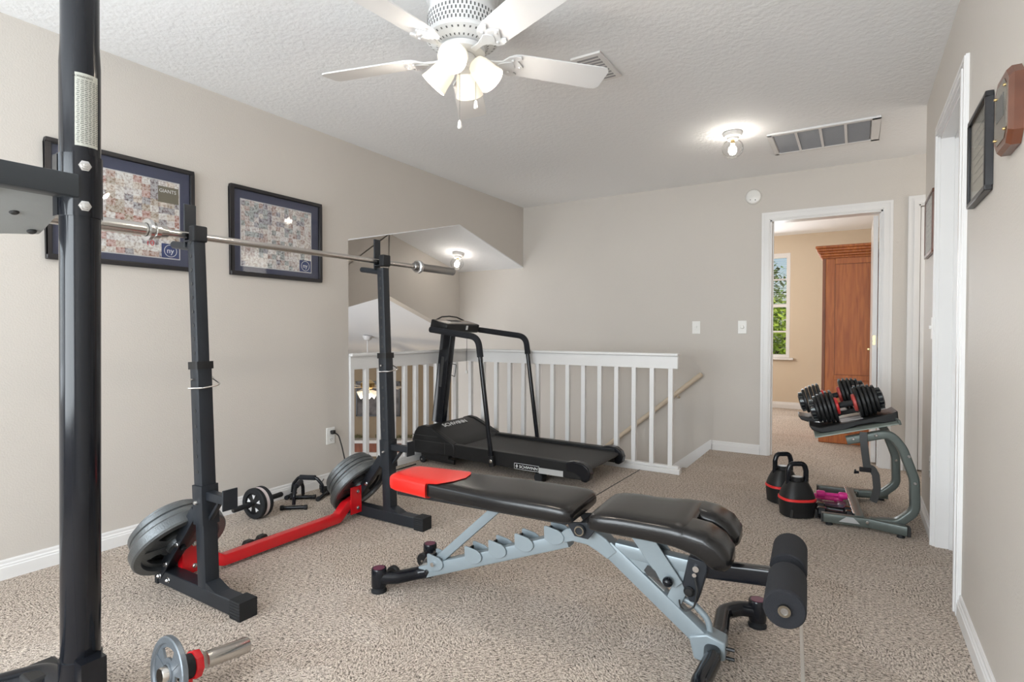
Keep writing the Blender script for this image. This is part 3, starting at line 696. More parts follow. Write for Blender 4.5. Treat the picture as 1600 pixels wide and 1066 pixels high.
# ------------------------------------------------------------------ squat rack
FL = Vector((0, 0, 0))
rack = thing('squat_rack', 'black squat rack with red crossbar beside the left wall', 'rack', (.88, 1.5, 0))
def rack_side(yc, bx0, tx0, footx0, footx1, s):
    """one upright assembly; s=-1 near side"""
    def X(z): return bx0+(tx0-bx0)*z/1.47
    q = MB(); q.box(footx0, footx1-.055, yc-.030, yc+.030, .004, .064); ft = q.build('foot_tube', BLACKM, rack, bevel=.004)
    q = MB(); q.box(footx1-.065, footx1, yc-.035, yc+.035, 0, .070)
    q.v = []; q.f = []
    prof = [(-.035, 0), (.035, 0)]+[(.035+(.0016 if k % 2 else 0), .004+k*.0055) for k in range(12)]+[(.035, .070), (-.035, .070)]+[(-.035-(.0016 if k % 2 else 0), .004+k*.0055) for k in range(11, -1, -1)]
    q.prism([(yc+a, z_) for a, z_ in prof], footx1-.065, footx1, 'yz')
    q.build('foot_cap', RUBBER, rack, smooth=0)
    MB().box(footx0-.004, footx0+.02, yc-.033, yc+.033, 0, .067).build('foot_cap', RUBBER, rack)
    MB().beam((X(.06), yc, .06), (X(.93), yc, .93), .058, .058, (1, 0, 0)).build('lower_upright', BLACKM, rack)
    MB().beam((X(.90), yc, .90), (X(1.435), yc, 1.435), .048, .048, (1, 0, 0)).build('upper_upright', BLACKM, rack)
    MB().beam((X(.925), yc, .925), (X(.955), yc, .955), .068, .068, (1, 0, 0)).build('locking_ring', BLACKP, rack)
    MB().beam((X(.31), yc, .31), (X(.465), yc, .465), .070, .070, (1, 0, 0)).build('spotter_sleeve', BLACKM, rack)
    # adjustment holes on the outer and front faces
    q = MB()
    for z in (.52, .58, .64, .70, .76, .99, 1.045, 1.10, 1.155, 1.21, 1.265, 1.32, 1.375, 1.43):
        w = .0292 if z < .93 else .0242
        q.cyl((X(z), yc-w-.0015, z), (X(z), yc-w+.001, z), .0075, n=12)
    q.build('pin_holes', DARKL, rack)
    # front gusset on the foot
    q = MB(); q.prism([(X(.06)+.025, .064), (X(.06)+.10, .064), (X(.06)+.085, .068), (X(.1)+.035, .088), (X(.1)+.025, .088)], yc-.028, yc+.028, 'xz'); q.build('gusset', BLACKM, rack)
    # diagonal brace carrying the plate peg
    q = MB(); q.beam((footx0+.03, yc, .045), (X(.36)-.03, yc, .36), .055, .012, (-.7, 0, .7), .002); q.beam((footx0+.03, yc-.03, .045), (X(.36)-.03, yc-.03, .36), .006, .045, (-.7, 0, .7), .001); q.build('brace', BLACKM, rack)
    for (dx, z) in ((.035, .038), (.105, .036)):
        MB().lathe([(.013, 0), (.013, .003), (.009, .004), (.009, .010), (.004, .014), (0, .014)], (footx0+dx, yc-.030, z), (0, -1, 0), 6).build('bolt', BOLT, rack)
    for z in (.10, .20):
        x = footx0+.03+(X(.36)-.06-footx0)*(z-.045)/.315+.012
        MB().lathe([(.013, 0), (.013, .003), (.009, .004), (.009, .010), (0, .013)], (x, yc-.033, z), (0, -1, 0), 6).build('bolt', BOLT, rack)
    # spotter arm with end plate
    q = MB(); z = .425; q.box(X(z)+.03, X(z)+.165, yc-.017, yc+.017, z-.017, z+.017); q.build('spotter_arm', BLACKM, rack, bevel=.003)
    MB().box(X(z)+.165, X(z)+.172, yc-.030, yc+.030, z-.035, z+.045).build('spotter_end', BLACKM, rack, bevel=.002)
    MB().beam((X(.33)+.030, yc, .33), (X(z)+.10, yc, z-.02), .012, .02, (0, 1, 0), .002).build('spotter_strut', BLACKM, rack)
    MB().lathe([(.010, 0), (.010, .005), (.006, .012), (0, .012)], (X(.40), yc-.035, .40), (0, -1, 0), 6).build('bolt', BOLT, rack)
    # bar catch: tall rear plate, short front plate and base
    q = MB(); z = 1.4445 if s < 0 else 1.457; x = X(1.47)
    q.box(x-.050, x-.041, yc-.024, yc+.024, z-.03, z+.145); q.box(x-.041, x+.024, yc-.024, yc+.024, z-.010, z-.002)
    q.build('bar_catch', BLACKM, rack, bevel=.003)
    MB().box(x-.004, x+.034, yc-.029, yc+.029, z-.012, z+.052).build('catch_pad', RUBBER, rack, bevel=.006)
    # storage peg
    MB().cyl((X(1.40)-.02, yc, 1.415), (X(1.40)-.17, yc, 1.437), .016, n=14).build('plate_peg', BLACKM, rack)
    # wire pull pin
    q = MB(); q.tube([(X(.885)+.005, yc-.045, .885), (X(.885)+.005, yc+.045, .885)], .005, n=8)
    q.tube([(X(.885)+.005, yc+.043, .885), (X(.885)+.055, yc+.050, .862), (X(.885)+.05, yc-.02, .853), (X(.885)-.01, yc-.045, .850)], .0035, .02, 8); q.build('wire_pin', CHROME, rack)
    return X
NX = rack_side(.97, .944, .868, .590, 1.205, -1)
FX = rack_side(2.035, .895, .838, .570, 1.165, 1)
# red crossbar with end plates
q = MB(); q.sweep(fillet([(.665, 1.01, .105), (.668, 1.10, .085), (.692, 1.17, .040), (.690, 1.83, .040), (.668, 1.91, .085), (.665, 1.995, .105)], .03, 4), rrect(.05, .05, .004, 2), hint=(0, 0, 1)); q.build('crossbar', REDP, rack)
for (ya, yb) in ((.995, 1.075), (1.925, 2.003)):
    q = MB(); q.box(.690, .697, ya, yb, .03, .185); q.box(.66, .697, ya if ya < 1.5 else yb-.006, ya+.006 if ya < 1.5 else yb, .03, .185)
    c = q.build('crossbar_plate', REDP, rack, bevel=.001)
    for z in (.06, .155): MB().lathe([(.011, 0), (.011, .003), (.007, .004), (.007, .008), (0, .010)], (.697, (ya+yb)/2+.01, z), (1, 0, 0), 6).build('bolt', BOLT, c)

# barbell
bb0, bb1 = Vector((.851, .466, 1.456)), Vector((.800, 2.730, 1.482))
bdir = (bb1-bb0).normalized()
bar = thing('barbell', 'long steel barbell resting across the squat rack catches', 'barbell', (.825, 1.6, 1.47))
MB().cyl(bb0+bdir*.38, bb1-bdir*.38, .0145, n=18).build('shaft', CHROME, bar)
for (p, s, ml) in ((bb0, 1, CHROME), (bb1, -1, STEEL)):
    d = bdir*s
    MB().lathe([(0, 0), (.022, 0), (.0245, .003), (.0245, .355), (.033, .358), (.033, .372), (.026, .375), (.022, .405), (.016, .408), (.016, .42)], p, d, 24).build('sleeve', ml, bar)
q = MB(); q.lathe([(.027, .330), (.042, .331), (.042, .343), (.027, .344)], bb0, bdir, 24, closed=True); q.build('collar_ring', BOLT, bar)
q = MB(); q.lathe([(.033, .352), (.040, .353), (.040, .372), (.033, .374)], bb1, -bdir, 24, closed=True); q.build('collar_ring', BOLT, bar)

# weight plates on the brace pegs
def wplate(Rr, th, slots=True):
    """cast iron plate, axis +z, base at 0: rim, recessed web, hub, grip slots"""
    q = MB()
    q.lathe([(Rr*.80, th*.25), (Rr*.83, 0), (Rr*.97, 0), (Rr, th*.15), (Rr, th*.85), (Rr*.97, th), (Rr*.83, th), (Rr*.80, th*.75)], n=44, closed=True)
    q.lathe([(.026, 0), (Rr*.28, 0), (Rr*.30, th*.3), (Rr*.30, th*.7), (Rr*.28, th), (.026, th)], n=28, closed=True)
    # web with three grip openings
    n = 60; ri, ro = Rr*.29, Rr*.82; vs = []; fs = []
    rm1, rm2 = Rr*.42, Rr*.70
    rr = [ri, rm1, rm2, ro]
    for z in (th*.32, th*.68):
        for r_ in rr:
            for k in range(n): vs.append((r_*cos(2*PI*k/n), r_*sin(2*PI*k/n), z))
    def idx(l, j, k): return (l*4+j)*n+k % n
    for k in range(n):
        hole = slots and ((k*3/n) % 1) > .28 and ((k*3/n) % 1) < .78
        for j in range(3):
            if j == 1 and hole: continue
            fs.append((idx(0, j, k), idx(0, j+1, k), idx(0, j+1, k+1), idx(0, j, k+1))); fs.append((idx(1, j, k), idx(1, j, k+1), idx(1, j+1, k+1), idx(1, j+1, k)))
        if hole:
            for j in (1, 2): fs.append((idx(0, j, k), idx(0, j, k+1), idx(1, j, k+1), idx(1, j, k)))
            hp = slots and (((k-1)*3/n) % 1) > .28 and (((k-1)*3/n) % 1) < .78
            hn = (((k+1)*3/n) % 1) > .28 and (((k+1)*3/n) % 1) < .78
            if not hp: fs.append((idx(0, 1, k), idx(0, 2, k), idx(1, 2, k), idx(1, 1, k)))
            if not hn: fs.append((idx(0, 1, k+1), idx(0, 2, k+1), idx(1, 2, k+1), idx(1, 1, k+1)))
    q.add(vs, fs)
    # raised ribs on the web
    for k in range(3):
        a = 2*PI*(k+.03)/3; Mx = Matrix.Rotation(a, 4, 'Z'); q.box(Rr*.30, Rr*.80, -.006, .006, th*.22, th*.78, Mx)
    return q
def plate_stack(c, deg, sizes, where, ordin):
    n = Vector((-sin(R(deg)), 0, cos(R(deg)))); rot = Vector((0, 0, 1)).rotation_difference(n).to_matrix().to_4x4(); off = 0
    for i, (Rr, th) in enumerate(sizes):
        o = wplate(Rr, th).build('weight_plate', IRON, None, local=True)
        Mx = Matrix.Translation(Vector(c)+n*off) @ rot @ Matrix.Rotation(R(25+i*37), 4, 'Z'); o.matrix_basis = Mx; off += th+.0008
        tag(o, ordin[i]+' on the '+where, 'weight plate', 'weight plates on the '+where)
    return n, off
nsz = [(.182, .052), (.164, .030), (.162, .028), (.135, .022)]
n_, off = plate_stack((.742, .970, .180), 50, nsz, 'near rack peg', ['largest grey iron plate, facing the room', 'second grey iron plate, behind the largest', 'third grey iron plate', 'small outermost iron plate by the wall'])
MB().cyl(Vector((.742, .970, .180))-n_*.02, Vector((.742, .970, .180))+n_*.17, .0125, n=14).build('plate_pin', BLACKM, rack)
fsz = [(.186, .046), (.158, .027), (.157, .026), (.155, .025), (.145, .024)]
n_, off = plate_stack((.668, 2.035, .155), 54, fsz, 'far rack peg', ['largest grey iron plate, facing the room', 'second grey iron plate', 'third grey iron plate', 'fourth grey iron plate', 'outermost smaller iron plate'])
MB().cyl(Vector((.668, 2.035, .155))-n_*.02, Vector((.668, 2.035, .155))+n_*.18, .0125, n=14).build('plate_pin', BLACKM, rack)

# ------------------------------------------------------------------ foreground power tower (pole, arm, board, foot)
tw = thing('power_tower', 'thick black power tower pole with side arm, left foreground', 'exercise tower', (1.275, .415, 0))
PX0, PX1, PY = 1.277, 1.322, .415
def TX(z): return PX0+(PX1-PX0)*z/2.0
MB().sweep([(TX(.04), PY, .04), (TX(1.80), PY, 1.80), (TX(1.86), PY, 1.86), (TX(2.30), PY, 2.30)], circ(1, 32), scales=[.0465, .0465, .0435, .0435]).build('pole', BLACKG, tw)
MB().cyl((TX(1.387), PY, 1.387), (TX(1.553), PY, 1.553), .0505, n=32).build('clamp_sleeve', BLACKG, tw)
cv = Vector((CAMP.x-1.31, CAMP.y-PY, 0)).normalized()
for z in (1.413, 1.520):
    d = (Matrix.Rotation(R(12), 3, 'Z') @ cv)
    MB().lathe([(.015, 0), (.015, .002), (.011, .003), (.011, .010), (.006, .011), (.006, .018), (0, .019)], Vector((TX(z), PY, z))+d*.0495, d, 6).build('bolt', BOLT, tw)
MB().box(TX(1.48)-.030, TX(1.48)+.0, PY-.052, PY-.040, 1.387, 1.55).build('clamp_plate', BLACKG, tw)
MB().beam((1.334, .393, 1.464), (1.324, -.55, 1.464), .055, .060, (0, 0, 1), .004).build('side_arm', mat('dark_grey_powder_coat', (.020, .024, .028), .45), tw)
# grey padded board carried below the arm
q = MB()
rings = []
for y in [i/12 for i in range(13)]:
    yy = -.60+y*1.03; sc = 1 if .04 < y < .93 else .86
    rings.append(sering(Vector((1.08, yy, 1.432)), Vector((.94, 0, .33)), Vector((-.33, 0, .94)), .15*sc, .026*sc, 24, 5))
q.loft(rings).build('back_board', PADG, tw)
for (x, y) in ((1.10, .335), (1.00, .405), (1.18, .20)):
    MB().lathe([(.012, 0), (.012, .004), (.008, .008), (0, .009)], (x, y, 1.408+(x-1.08)*.35), (.33, 0, -.94), 12).build('board_screw', DARKL, tw)
MB().sweep(fillet([(1.20, .25, 1.445), (1.18, .02, 1.44), (1.06, -.12, 1.40)], .08, 5), rrect(.05, .02, .006, 2)).build('grip_strap', BLACKP, tw)
# lower clamp and floor tube
q = MB(); q.tube([(1.30, .40, .052), (1.10, .392, .052), (1.05, .28, .052), (1.05, -.4, .052)], .043, .05, 20); q.build('base_tube', BLACKG, tw)
MB().box(1.055, 1.17, .33, .43, .0, .09).build('base_shoe', BLACKP, tw, bevel=.01)
q = MB(); q.cyl((TX(0)+0, PY, 0), (TX(.15), PY, .165), .0505, n=28); q.box(TX(.1)+.04, TX(.1)+.085, PY-.03, PY+.03, .06, .175); q.build('lower_clamp', BLACKG, tw)
# warning label wrapped round the pole
q = MB(); a0 = math.atan2(cv.y, cv.x)
n = 10
for k in range(n):
    aa, ab = a0+R(-14+68*k/n), a0+R(-14+68*(k+1)/n)
    vs = []
    for z in (1.573, 1.766):
        for a in (aa, ab): vs.append((TX(z)+.0470*cos(a), PY+.0470*sin(a), z))
    q.add(vs, [(0, 1, 3, 2)])
lab = q.build('warning_label', PALEB, tw, smooth=60)
a = a0+R(12); nn = Vector((cos(a), sin(a), 0)); ux = Vector((-sin(a), cos(a), 0))
text('WARNING', .0075, DARKL, lab, planeM(Vector((TX(1.77), PY, 1.753))+nn*.0478-ux*.018, ux, (0, 0, 1)), ext=.0001)
q = MB(); q.prism([(-.004, 0), (.004, 0), (0, .007)], 0, .0003, 'xy'); q.xf(planeM(Vector((TX(1.77), PY, 1.753))+nn*.0478-ux*.024, ux, (0, 0, 1))).build('warning_triangle', DARKL, lab)
q = MB()
for k in range(34):
    z = 1.746-k*.0050
    for j in range(6):
        a = a0+R(-8+11*j-(k % 3)); q.add([(TX(z)+.0473*cos(a+t_), PY+.0473*sin(a+t_), z+h_) for h_ in (0, .0016) for t_ in (0, R(7+(k*j) % 3))], [(0, 1, 3, 2)])
o = q.build('printed_lines', DARKL, lab); o['kind'] = 'stuff'

# short loaded dumbbell bar in the foreground
pc_ = Vector((1.472, .552, .101)); ax_ = Vector((cos(R(86)), sin(R(86)), -.10)).normalized(); q1 = pc_+ax_*.235
db = thing('dumbbell_bar', 'chrome dumbbell bar with red collar on the carpet', 'dumbbell', (1.48, .66, 0))
MB().lathe([(.012, 0), (.021, 0), (.0235, .004), (.0235, .10)], pc_-ax_*.022, ax_, 28).build('bar_end', CHROME, db)
MB().lathe([(.0, 0), (.022, 0), (.0245, .004), (.0245, .13)], q1, -ax_, 28).build('sleeve', CHROME, db)
q = MB(); cc = pc_+ax_*.062
q.lathe([(.026, 0), (.040, 0), (.042, .006), (.040, .022), (.026, .022)], cc, ax_, 8, closed=True)
q.box(-.014, .014, -.058, -.030, .0, .020, planeM(cc, Vector((ax_.y, -ax_.x, 0)), (0, 0, 1)) ); q.build('lock_collar', REDP, db, bevel=.002)
MB().cyl(cc-ax_*.030, cc, .034, n=18).build('collar_grip', RUBBER, db)
o = wplate(.101, .018).build('weight_plate', IRON2, None, local=True)
o.matrix_basis = Matrix.Translation(pc_-ax_*.006) @ Vector((0, 0, 1)).rotation_difference(ax_).to_matrix().to_4x4() @ Matrix.Rotation(R(70), 4, 'Z')
tag(o, 'small grey iron plate on the foreground dumbbell bar', 'weight plate')

# ------------------------------------------------------------------ workout bench
BA = R(3.5); BO = Vector((1.47, 1.515, 0))
bench = thing('weight_bench', 'adjustable black weight bench with red head cover', 'bench', BO, BA)
def bm(q): q.v = [Vector((p.x, p.y, p.z)) for p in q.v]; return q
def bb_(q, name, m, **k): return q.build(name, m, bench, local=True, **k)
Yv, Zv, Xv = Vector((0, 1, 0)), Vector((0, 0, 1)), Vector((1, 0, 0))
def pad_rings(stn, e=5., n=36):
    """stn: (u, z centre, half width, half height, tilt deg, v offset)"""
    out = []
    for u, z, hw, hh, tl, vo in stn:
        upv = Vector((sin(R(tl)), 0, cos(R(tl)))); out.append(sering(Vector((u, vo, z)), Yv, upv, hw, hh, n, e))
    return out
zc = .449
st_ = [(.000, zc, .060, .016, 0, 0), (.004, zc, .076, .024, 0, 0), (.014, zc, .086, .030, 0, 0), (.035, zc, .094, .033, 0, 0)]
for k in range(9):
    s = k/8; st_.append((.05+.70*s, zc, .097+.046*min(1, s*1.5), .034, 0, 0))
st_ += [(.790, zc-.001, .143, .033, 0, 0), (.815, zc-.002, .140, .030, 0, 0), (.830, zc-.004, .132, .024, 0, 0), (.837, zc-.006, .118, .014, 0, 0)]
bb_(MB().loft(pad_rings(st_)), 'back_pad', VINYL, smooth=50)
# red cover over the head end, its edge arching over the top
st2 = [(-.006, zc, .062, .018, 0, 0), (-.002, zc, .080, .027, 0, 0), (.010, zc, .091, .0335, 0, 0), (.035, zc, .099, .037, 0, 0)]
for k in range(9): st2.append((.05+.25*k/8, zc, .101+.046*min(1, (.25*k/8)/.70*1.5), .0375, 0, 0))
rg = pad_rings(st2)
for i, r_ in enumerate(rg):
    if i < 4: continue
    f_ = (i-4)/8; hw = st2[i][2]
    for p in r_:
        top = max(0, (p.z-zc)/.0375); arch = .11*max(0, 1-(p.y/hw)**2)**.5*(1 if top > .8 else 0)
        p.x = .05+f_*(.165+arch)
bb_(MB().loft(rg), 'head_cover', REDV, smooth=50)
bb_(MB().box(.04, .80, -.085, .085, .400, .418), 'back_board', BLACKP, bevel=.004)
# seat: body plus two rounded lobes that roll over the front
s1 = [(.893, .440, .120, .012, 0, 0), (.897, .442, .140, .022, 0, 0), (.910, .445, .152, .030, 0, 0), (.94, .448, .158, .034, 0, 0), (1.00, .450, .158, .036, 0, 0), (1.06, .449, .155, .036, 0, 0), (1.12, .450, .160, .037, 0, 0), (1.17, .452, .170, .038, 0, 0), (1.215, .450, .177, .038, 4, 0), (1.225, .449, .172, .030, 6, 0)]
bb_(MB().loft(pad_rings(s1)), 'seat_pad', VINYL, smooth=50)
for s in (-1, 1):
    vo = s*.101
    s3 = [(1.185, .450, .070, .034, 3, vo), (1.22, .449, .078, .038, 6, vo), (1.262, .441, .081, .041, 22, vo), (1.294, .424, .081, .042, 42, vo), (1.312, .402, .079, .040, 62, vo), (1.318, .384, .072, .032, 76, vo), (1.318, .373, .055, .018, 84, vo)]
    bb_(MB().loft(pad_rings(s3, 4.)), 'seat_lobe', VINYL, smooth=60)
bb_(MB().box(.93, 1.22, -.09, .09, .398, .414), 'seat_board', BLACKP, bevel=.004)
# ladder spine
def sq(u0, z0, u1, z1, w=.052, h=.052, v=0): return MB().beam((u0, v, z0), (u1, v, z1), w, h, (0, 0, 1), .006)
bb_(sq(.115, .066, .775, .322), 'ladder_spine', SILV)
q = MB(); q.prism([(.74, .335), (.775, .368), (.84, .378), (.885, .375), (.925, .355), (.965, .318), (.930, .285), (.895, .305), (.855, .322), (.80, .325), (.765, .312)], -.030, .030, 'xz'); bb_(q, 'knuckle', SILV, bevel=.004)
for i, (u, z) in enumerate(((.168, .112), (.352, .178), (.462, .222), (.577, .268), (.700, .318))):
    for s in (-1, 1):
        q = MB(); pts = [(u-.010, z-.004), (u-.012, z+.044), (u-.004, z+.047)]
        for k in range(7): a = R(60-k*24); pts.append((u+.022+.046*cos(a), z+.012+.030*sin(a)))
        q.prism(pts, s*.028, s*.034, 'xz'); bb_(q, 'ladder_cup', SILV, bevel=.001)
    bb_(MB().box(u-.012, u-.006, -.028, .028, z, z+.030), 'ladder_stop', BLACKP)
# adjustment strut to the back pad
bb_(MB().beam((.190, 0, .125), (.50, 0, .412), .022, .036, (-.6, 0, .7), .004), 'support_strut', SILV)
bb_(MB().cyl((.190, -.045, .122), (.190, .045, .122), .009, n=12), 'strut_pin', BOLT)
# front leg
bb_(sq(.925, .325, 1.262, .070, .055, .056), 'front_leg', SILV)
q = MB(); q.prism([(1.205, .092), (1.262, .112), (1.318, .095), (1.318, .040), (1.262, .016), (1.222, .022)], -.034, .034, 'xz'); bb_(q, 'foot_bracket', SILV, bevel=.006)
bb_(MB().beam((.955, 0, .325), (1.215, 0, .312), .048, .045, (0, 0, 1), .005), 'seat_tube', SILV)
q = MB(); q.prism([(.945, .335), (1.20, .318), (1.185, .262), (1.028, .262)], -.0215, .0215, 'xz'); bb_(q, 'web_plate', SILV)
bb_(MB().beam((1.140, 0, .150), (1.200, 0, .300), .046, .050, (1, 0, 0), .005), 'front_strut', SILV)
q = MB(); q.prism([(1.003, .398), (1.085, .398), (1.185, .262), (1.165, .242), (1.125, .240)], -.036, -.030, 'xz'); bb_(q, 'adjuster_plate', SILV, bevel=.001)
q = MB(); q.prism([(1.003, .398), (1.085, .398), (1.185, .262), (1.165, .242), (1.125, .240)], .030, .036, 'xz'); bb_(q, 'adjuster_plate', SILV, bevel=.001)
q = MB(); q.prism([(1.060, .278), (1.072, .298), (1.098, .282), (1.112, .258), (1.095, .262), (1.072, .262)], -.0375, -.0362, 'xz'); bb_(q, 'adjuster_slot', DARKL)
bb_(MB().sphere((1.142, -.052, .262), .017), 'adjuster_ball', BLACKG)
bb_(MB().cyl((1.142, -.05, .262), (1.142, .05, .262), .007, n=10), 'adjuster_pin', BOLT)
# black socket for the leg roller with its pin
q = MB(); q.prism([(1.204, .352), (1.262, .342), (1.262, .312), (1.232, .205), (1.208, .204), (1.184, .256)], -.034, .034, 'xz'); bb_(q, 'roller_socket', BLACKM, bevel=.004)
q = MB(); q.cyl((1.228, -.034, .318), (1.228, -.046, .318), .010, n=12); q.cyl((1.224, -.034, .298), (1.224, -.046, .298), .007, n=12); bb_(q, 'spring_pin', BOLT)
bb_(MB().lathe([(.016, 0), (.017, .008), (.011, .014), (0, .015)], (1.207, -.034, .240), (0, -1, 0), 14), 'socket_knob', BLACKP)
bb_(MB().tube([(1.226, -.044, .292), (1.235, -.050, .25), (1.225, -.046, .195), (1.195, -.044, .175), (1.180, -.044, .19), (1.178, -.044, .208)], .003, .03, 8), 'pin_lanyard', CORD)
bb_(MB().beam((1.245, 0, .310), (1.500, 0, .328), .045, .052, (0, 0, 1), .006), 'roller_arm', BLACKG)
bb_(MB().cyl((1.490, -.250, .338), (1.490, .250, .338), .011, n=14), 'roller_axle', STEEL)
for s in (-1, 1):
    bb_(MB().lathe([(.012, .030), (.049, .030), (.053, .035), (.053, .234), (.049, .240), (.0145, .240)], (1.490, 0, .338), (0, s, 0), 32), 'foam_roller', FOAM)
    bb_(MB().lathe([(.0095, .236), (.016, .236), (.016, .252), (.0095, .252)], (1.490, 0, .338), (0, s, 0), 18, closed=True), 'roller_end_cap', PEWTER)
bb_(MB().tube([(1.165, 0, .200), (1.215, 0, .185), (1.262, 0, .145), (1.270, 0, .085)], .0105, .06, 12), 'lift_handle', SILV)
bb_(MB().beam((1.062, -.0, .2570), (1.122, 0, .2115), .030, .002, (.6, 0, .7), .0005), 'serial_label', GREYL)
# hinge under the pads
q = MB(); q.cyl((.843, -.075, .385), (.843, .075, .385), .020, n=20); bb_(q, 'pivot', BLACKM)
q = MB(); q.lathe([(.013, 0), (.0175, 0), (.0175, .004), (.013, .004)], (.843, -.075, .385), (0, -1, 0), 24, closed=True); bb_(q, 'pivot_ring', PEWTER)
q = MB(); q.prism([(.79, .402), (.86, .412), (.895, .39), (.87, .355), (.82, .358)], -.062, -.052, 'xz'); bb_(q, 'pivot_bracket', BLACKM, bevel=.002); bb_(MB().prism([(.79, .402), (.86, .412), (.895, .39), (.87, .355), (.82, .358)], .052, .062, 'xz'), 'pivot_bracket', BLACKM, bevel=.002); bb_(MB().cyl((.872, -.05, .398), (.872, .05, .398), .017, n=16), 'hinge_tube', CHROME)
# stabilisers
def foot(u, v, h=.098):
    c = bb_(MB().lathe([(.030, .022), (.031, .030), (.031, h-.004), (.029, h)], (u, v, 0), n=24), 'foot_post', BLACKG)
    bb_(MB().lathe([(.024, 0), (.032, .0), (.032, .008), (.026, .014), (.026, .026)], (u, v, 0), n=22), 'foot_pad', RUBBER)
    bb_(MB().lathe([(0, h), (.024, h), (.024, h+.0015), (0, h+.0015)], (u, v, 0), n=20), 'foot_badge', MAROON, label='dark red round badge on the foot top')
ringS = rrect(.052, .048, .020, 4)
foot(-.020, -.126); foot(.006, .190); foot(1.383, .328); foot(1.375, -.305)
bb_(MB().sweep(fillet([(.150, 0, .070), (.095, -.015, .058), (.045, -.085, .056), (-.012, -.124, .056)], .06, 5), ringS), 'rear_stabiliser', BLACKG)
bb_(MB().sweep(fillet([(.150, 0, .070), (.100, .020, .058), (.065, .115, .056), (.010, .185, .056)], .06, 5), ringS), 'rear_stabiliser', BLACKG)
bb_(MB().sweep(fillet([(1.275, 0, .062), (1.285, .10, .058), (1.275, .255, .058), (1.325, .315, .058), (1.378, .326, .058)], .07, 5), ringS), 'front_stabiliser', BLACKG)
bb_(MB().sweep(fillet([(1.275, 0, .062), (1.285, -.08, .058), (1.270, -.235, .058), (1.315, -.295, .058), (1.370, -.304, .058)], .07, 5), ringS), 'front_stabiliser', BLACKG)
for (u, v) in ((.012, -.030+.0), (.040, .145)):
    bb_(MB().lathe([(0, -.012), (.030, -.012), (.034, -.008), (.034, .008), (.030, .012), (0, .012)], (u-.035, v, .036), (0, 1, 0), 22), 'transport_wheel', BLACKP)
    bb_(MB().cyl((u-.035, v-.016, .036), (u-.035, v-.011, .036), .006, n=8), 'wheel_bolt', BOLT)
for (u, v, z) in ((.150, -.027, .078), (1.275, -.036, .06)): bb_(MB().lathe([(.010, 0), (.010, .003), (.005, .007), (0, .007)], (u, v, z), (0, -1, 0), 10), 'bolt', BLACKP)
for (u, z) in ((1.322, .075), (1.322, .045)): bb_(MB().cyl((u-.004, -.02, z), (u+.022, -.02, z), .006, n=8), 'bolt', BLACKP)

# ------------------------------------------------------------------ treadmill
tm = thing('treadmill', 'black folding treadmill in front of the white balustrade', 'treadmill', (.8, 3.5, 0))
TY0, TY1 = 3.17, 3.84
def hoodprof(d=0): return [(.035, .085), (.035, .195), (.062-.0, .262-d), (.095, .300-d), (.150, .316-d), (.215, .305-d), (.300, .268-d), (.380, .228-d), (.455, .195-d), (.470, .165), (.470, .095)]
q = MB(); q.prism(hoodprof(.008), TY0+.055, TY1-.055, 'xz'); q.build('motor_hood', BLACKP, tm, bevel=.006)
for (a, c) in ((TY0, TY0+.055), (TY1-.055, TY1)):
    q = MB(); q.prism(hoodprof(), a, c, 'xz'); q.build('hood_side', BLACKP, tm, bevel=.008)
q = MB()
for z in (.232, .188): q.box(.040, .42 if z < .2 else .30, TY0-.0012, TY0+.004, z, z+.004)
q.box(.372, .377, TY0-.0012, TY0+.004, .10, .20); q.build('hood_groove', DARKL, tm)
hn = Vector((.42, 0, .907)); text('SCHWINN', .062, WHITEL, tm, planeM((.248, 3.33, .2885), (0, 1, 0), (-.907, 0, .42)), ext=.0012, sx=1.1)
for (a, c) in ((TY0+.004, TY0+.062), (TY1-.062, TY1-.004)):
    q = MB(); q.prism([(.44, .088), (.44, .190), (1.555, .176), (1.555, .066)], a, c, 'xz'); q.build('side_rail', BLACKP, tm, bevel=.006)
q = MB(); q.prism([(.44, .168), (1.56, .153), (1.585, .146), (1.590, .132), (1.575, .118), (1.54, .116), (.44, .130)], TY0+.064, TY1-.064, 'xz'); q.build('belt', TREAD, tm, smooth=60)
for (a, c) in ((TY0-.006, TY0+.060), (TY1-.060, TY1+.006)):
    q = MB(); q.prism([(1.44, .178), (1.50, .190), (1.565, .183), (1.605, .155), (1.622, .115), (1.612, .072), (1.585, .055), (1.555, .060), (1.545, .088), (1.50, .110), (1.44, .115)], a, c, 'xz'); q.build('end_cap', BLACKG, tm, bevel=.008)
q = MB(); q.box(1.02, 1.225, TY0+.0015, TY0+.0045, .078, .120); q2 = q.build('badge', BLACKG, tm)
q = MB()
for a, c, e, g_ in ((1.02, 1.225, .118, .120), (1.02, 1.225, .078, .080), (1.02, 1.022, .078, .120), (1.223, 1.225, .078, .120)): q.box(a, c, TY0+.001, TY0+.003, e, g_)
q.build('badge_border', WHITEL, q2)
text('SCHWINN', .029, WHITEL, q2, planeM((1.062, TY0+.001, .0885), (1, 0, 0), (0, 0, 1)), ext=.0006, sx=1.12)
q = MB(); q.lathe([(.006, 0), (.009, 0), (.009, .001), (.006, .001)], (1.042, TY0+.001, .099), (0, -1, 0), 14, closed=True); q.box(1.0405, 1.0435, TY0, TY0+.001, .086, .112); q.build('badge_emblem', WHITEL, q2)
MB().box(1.225, 1.415, TY0+.0015, TY0+.0045, .071, .111).build('grey_badge', GREYL, tm)
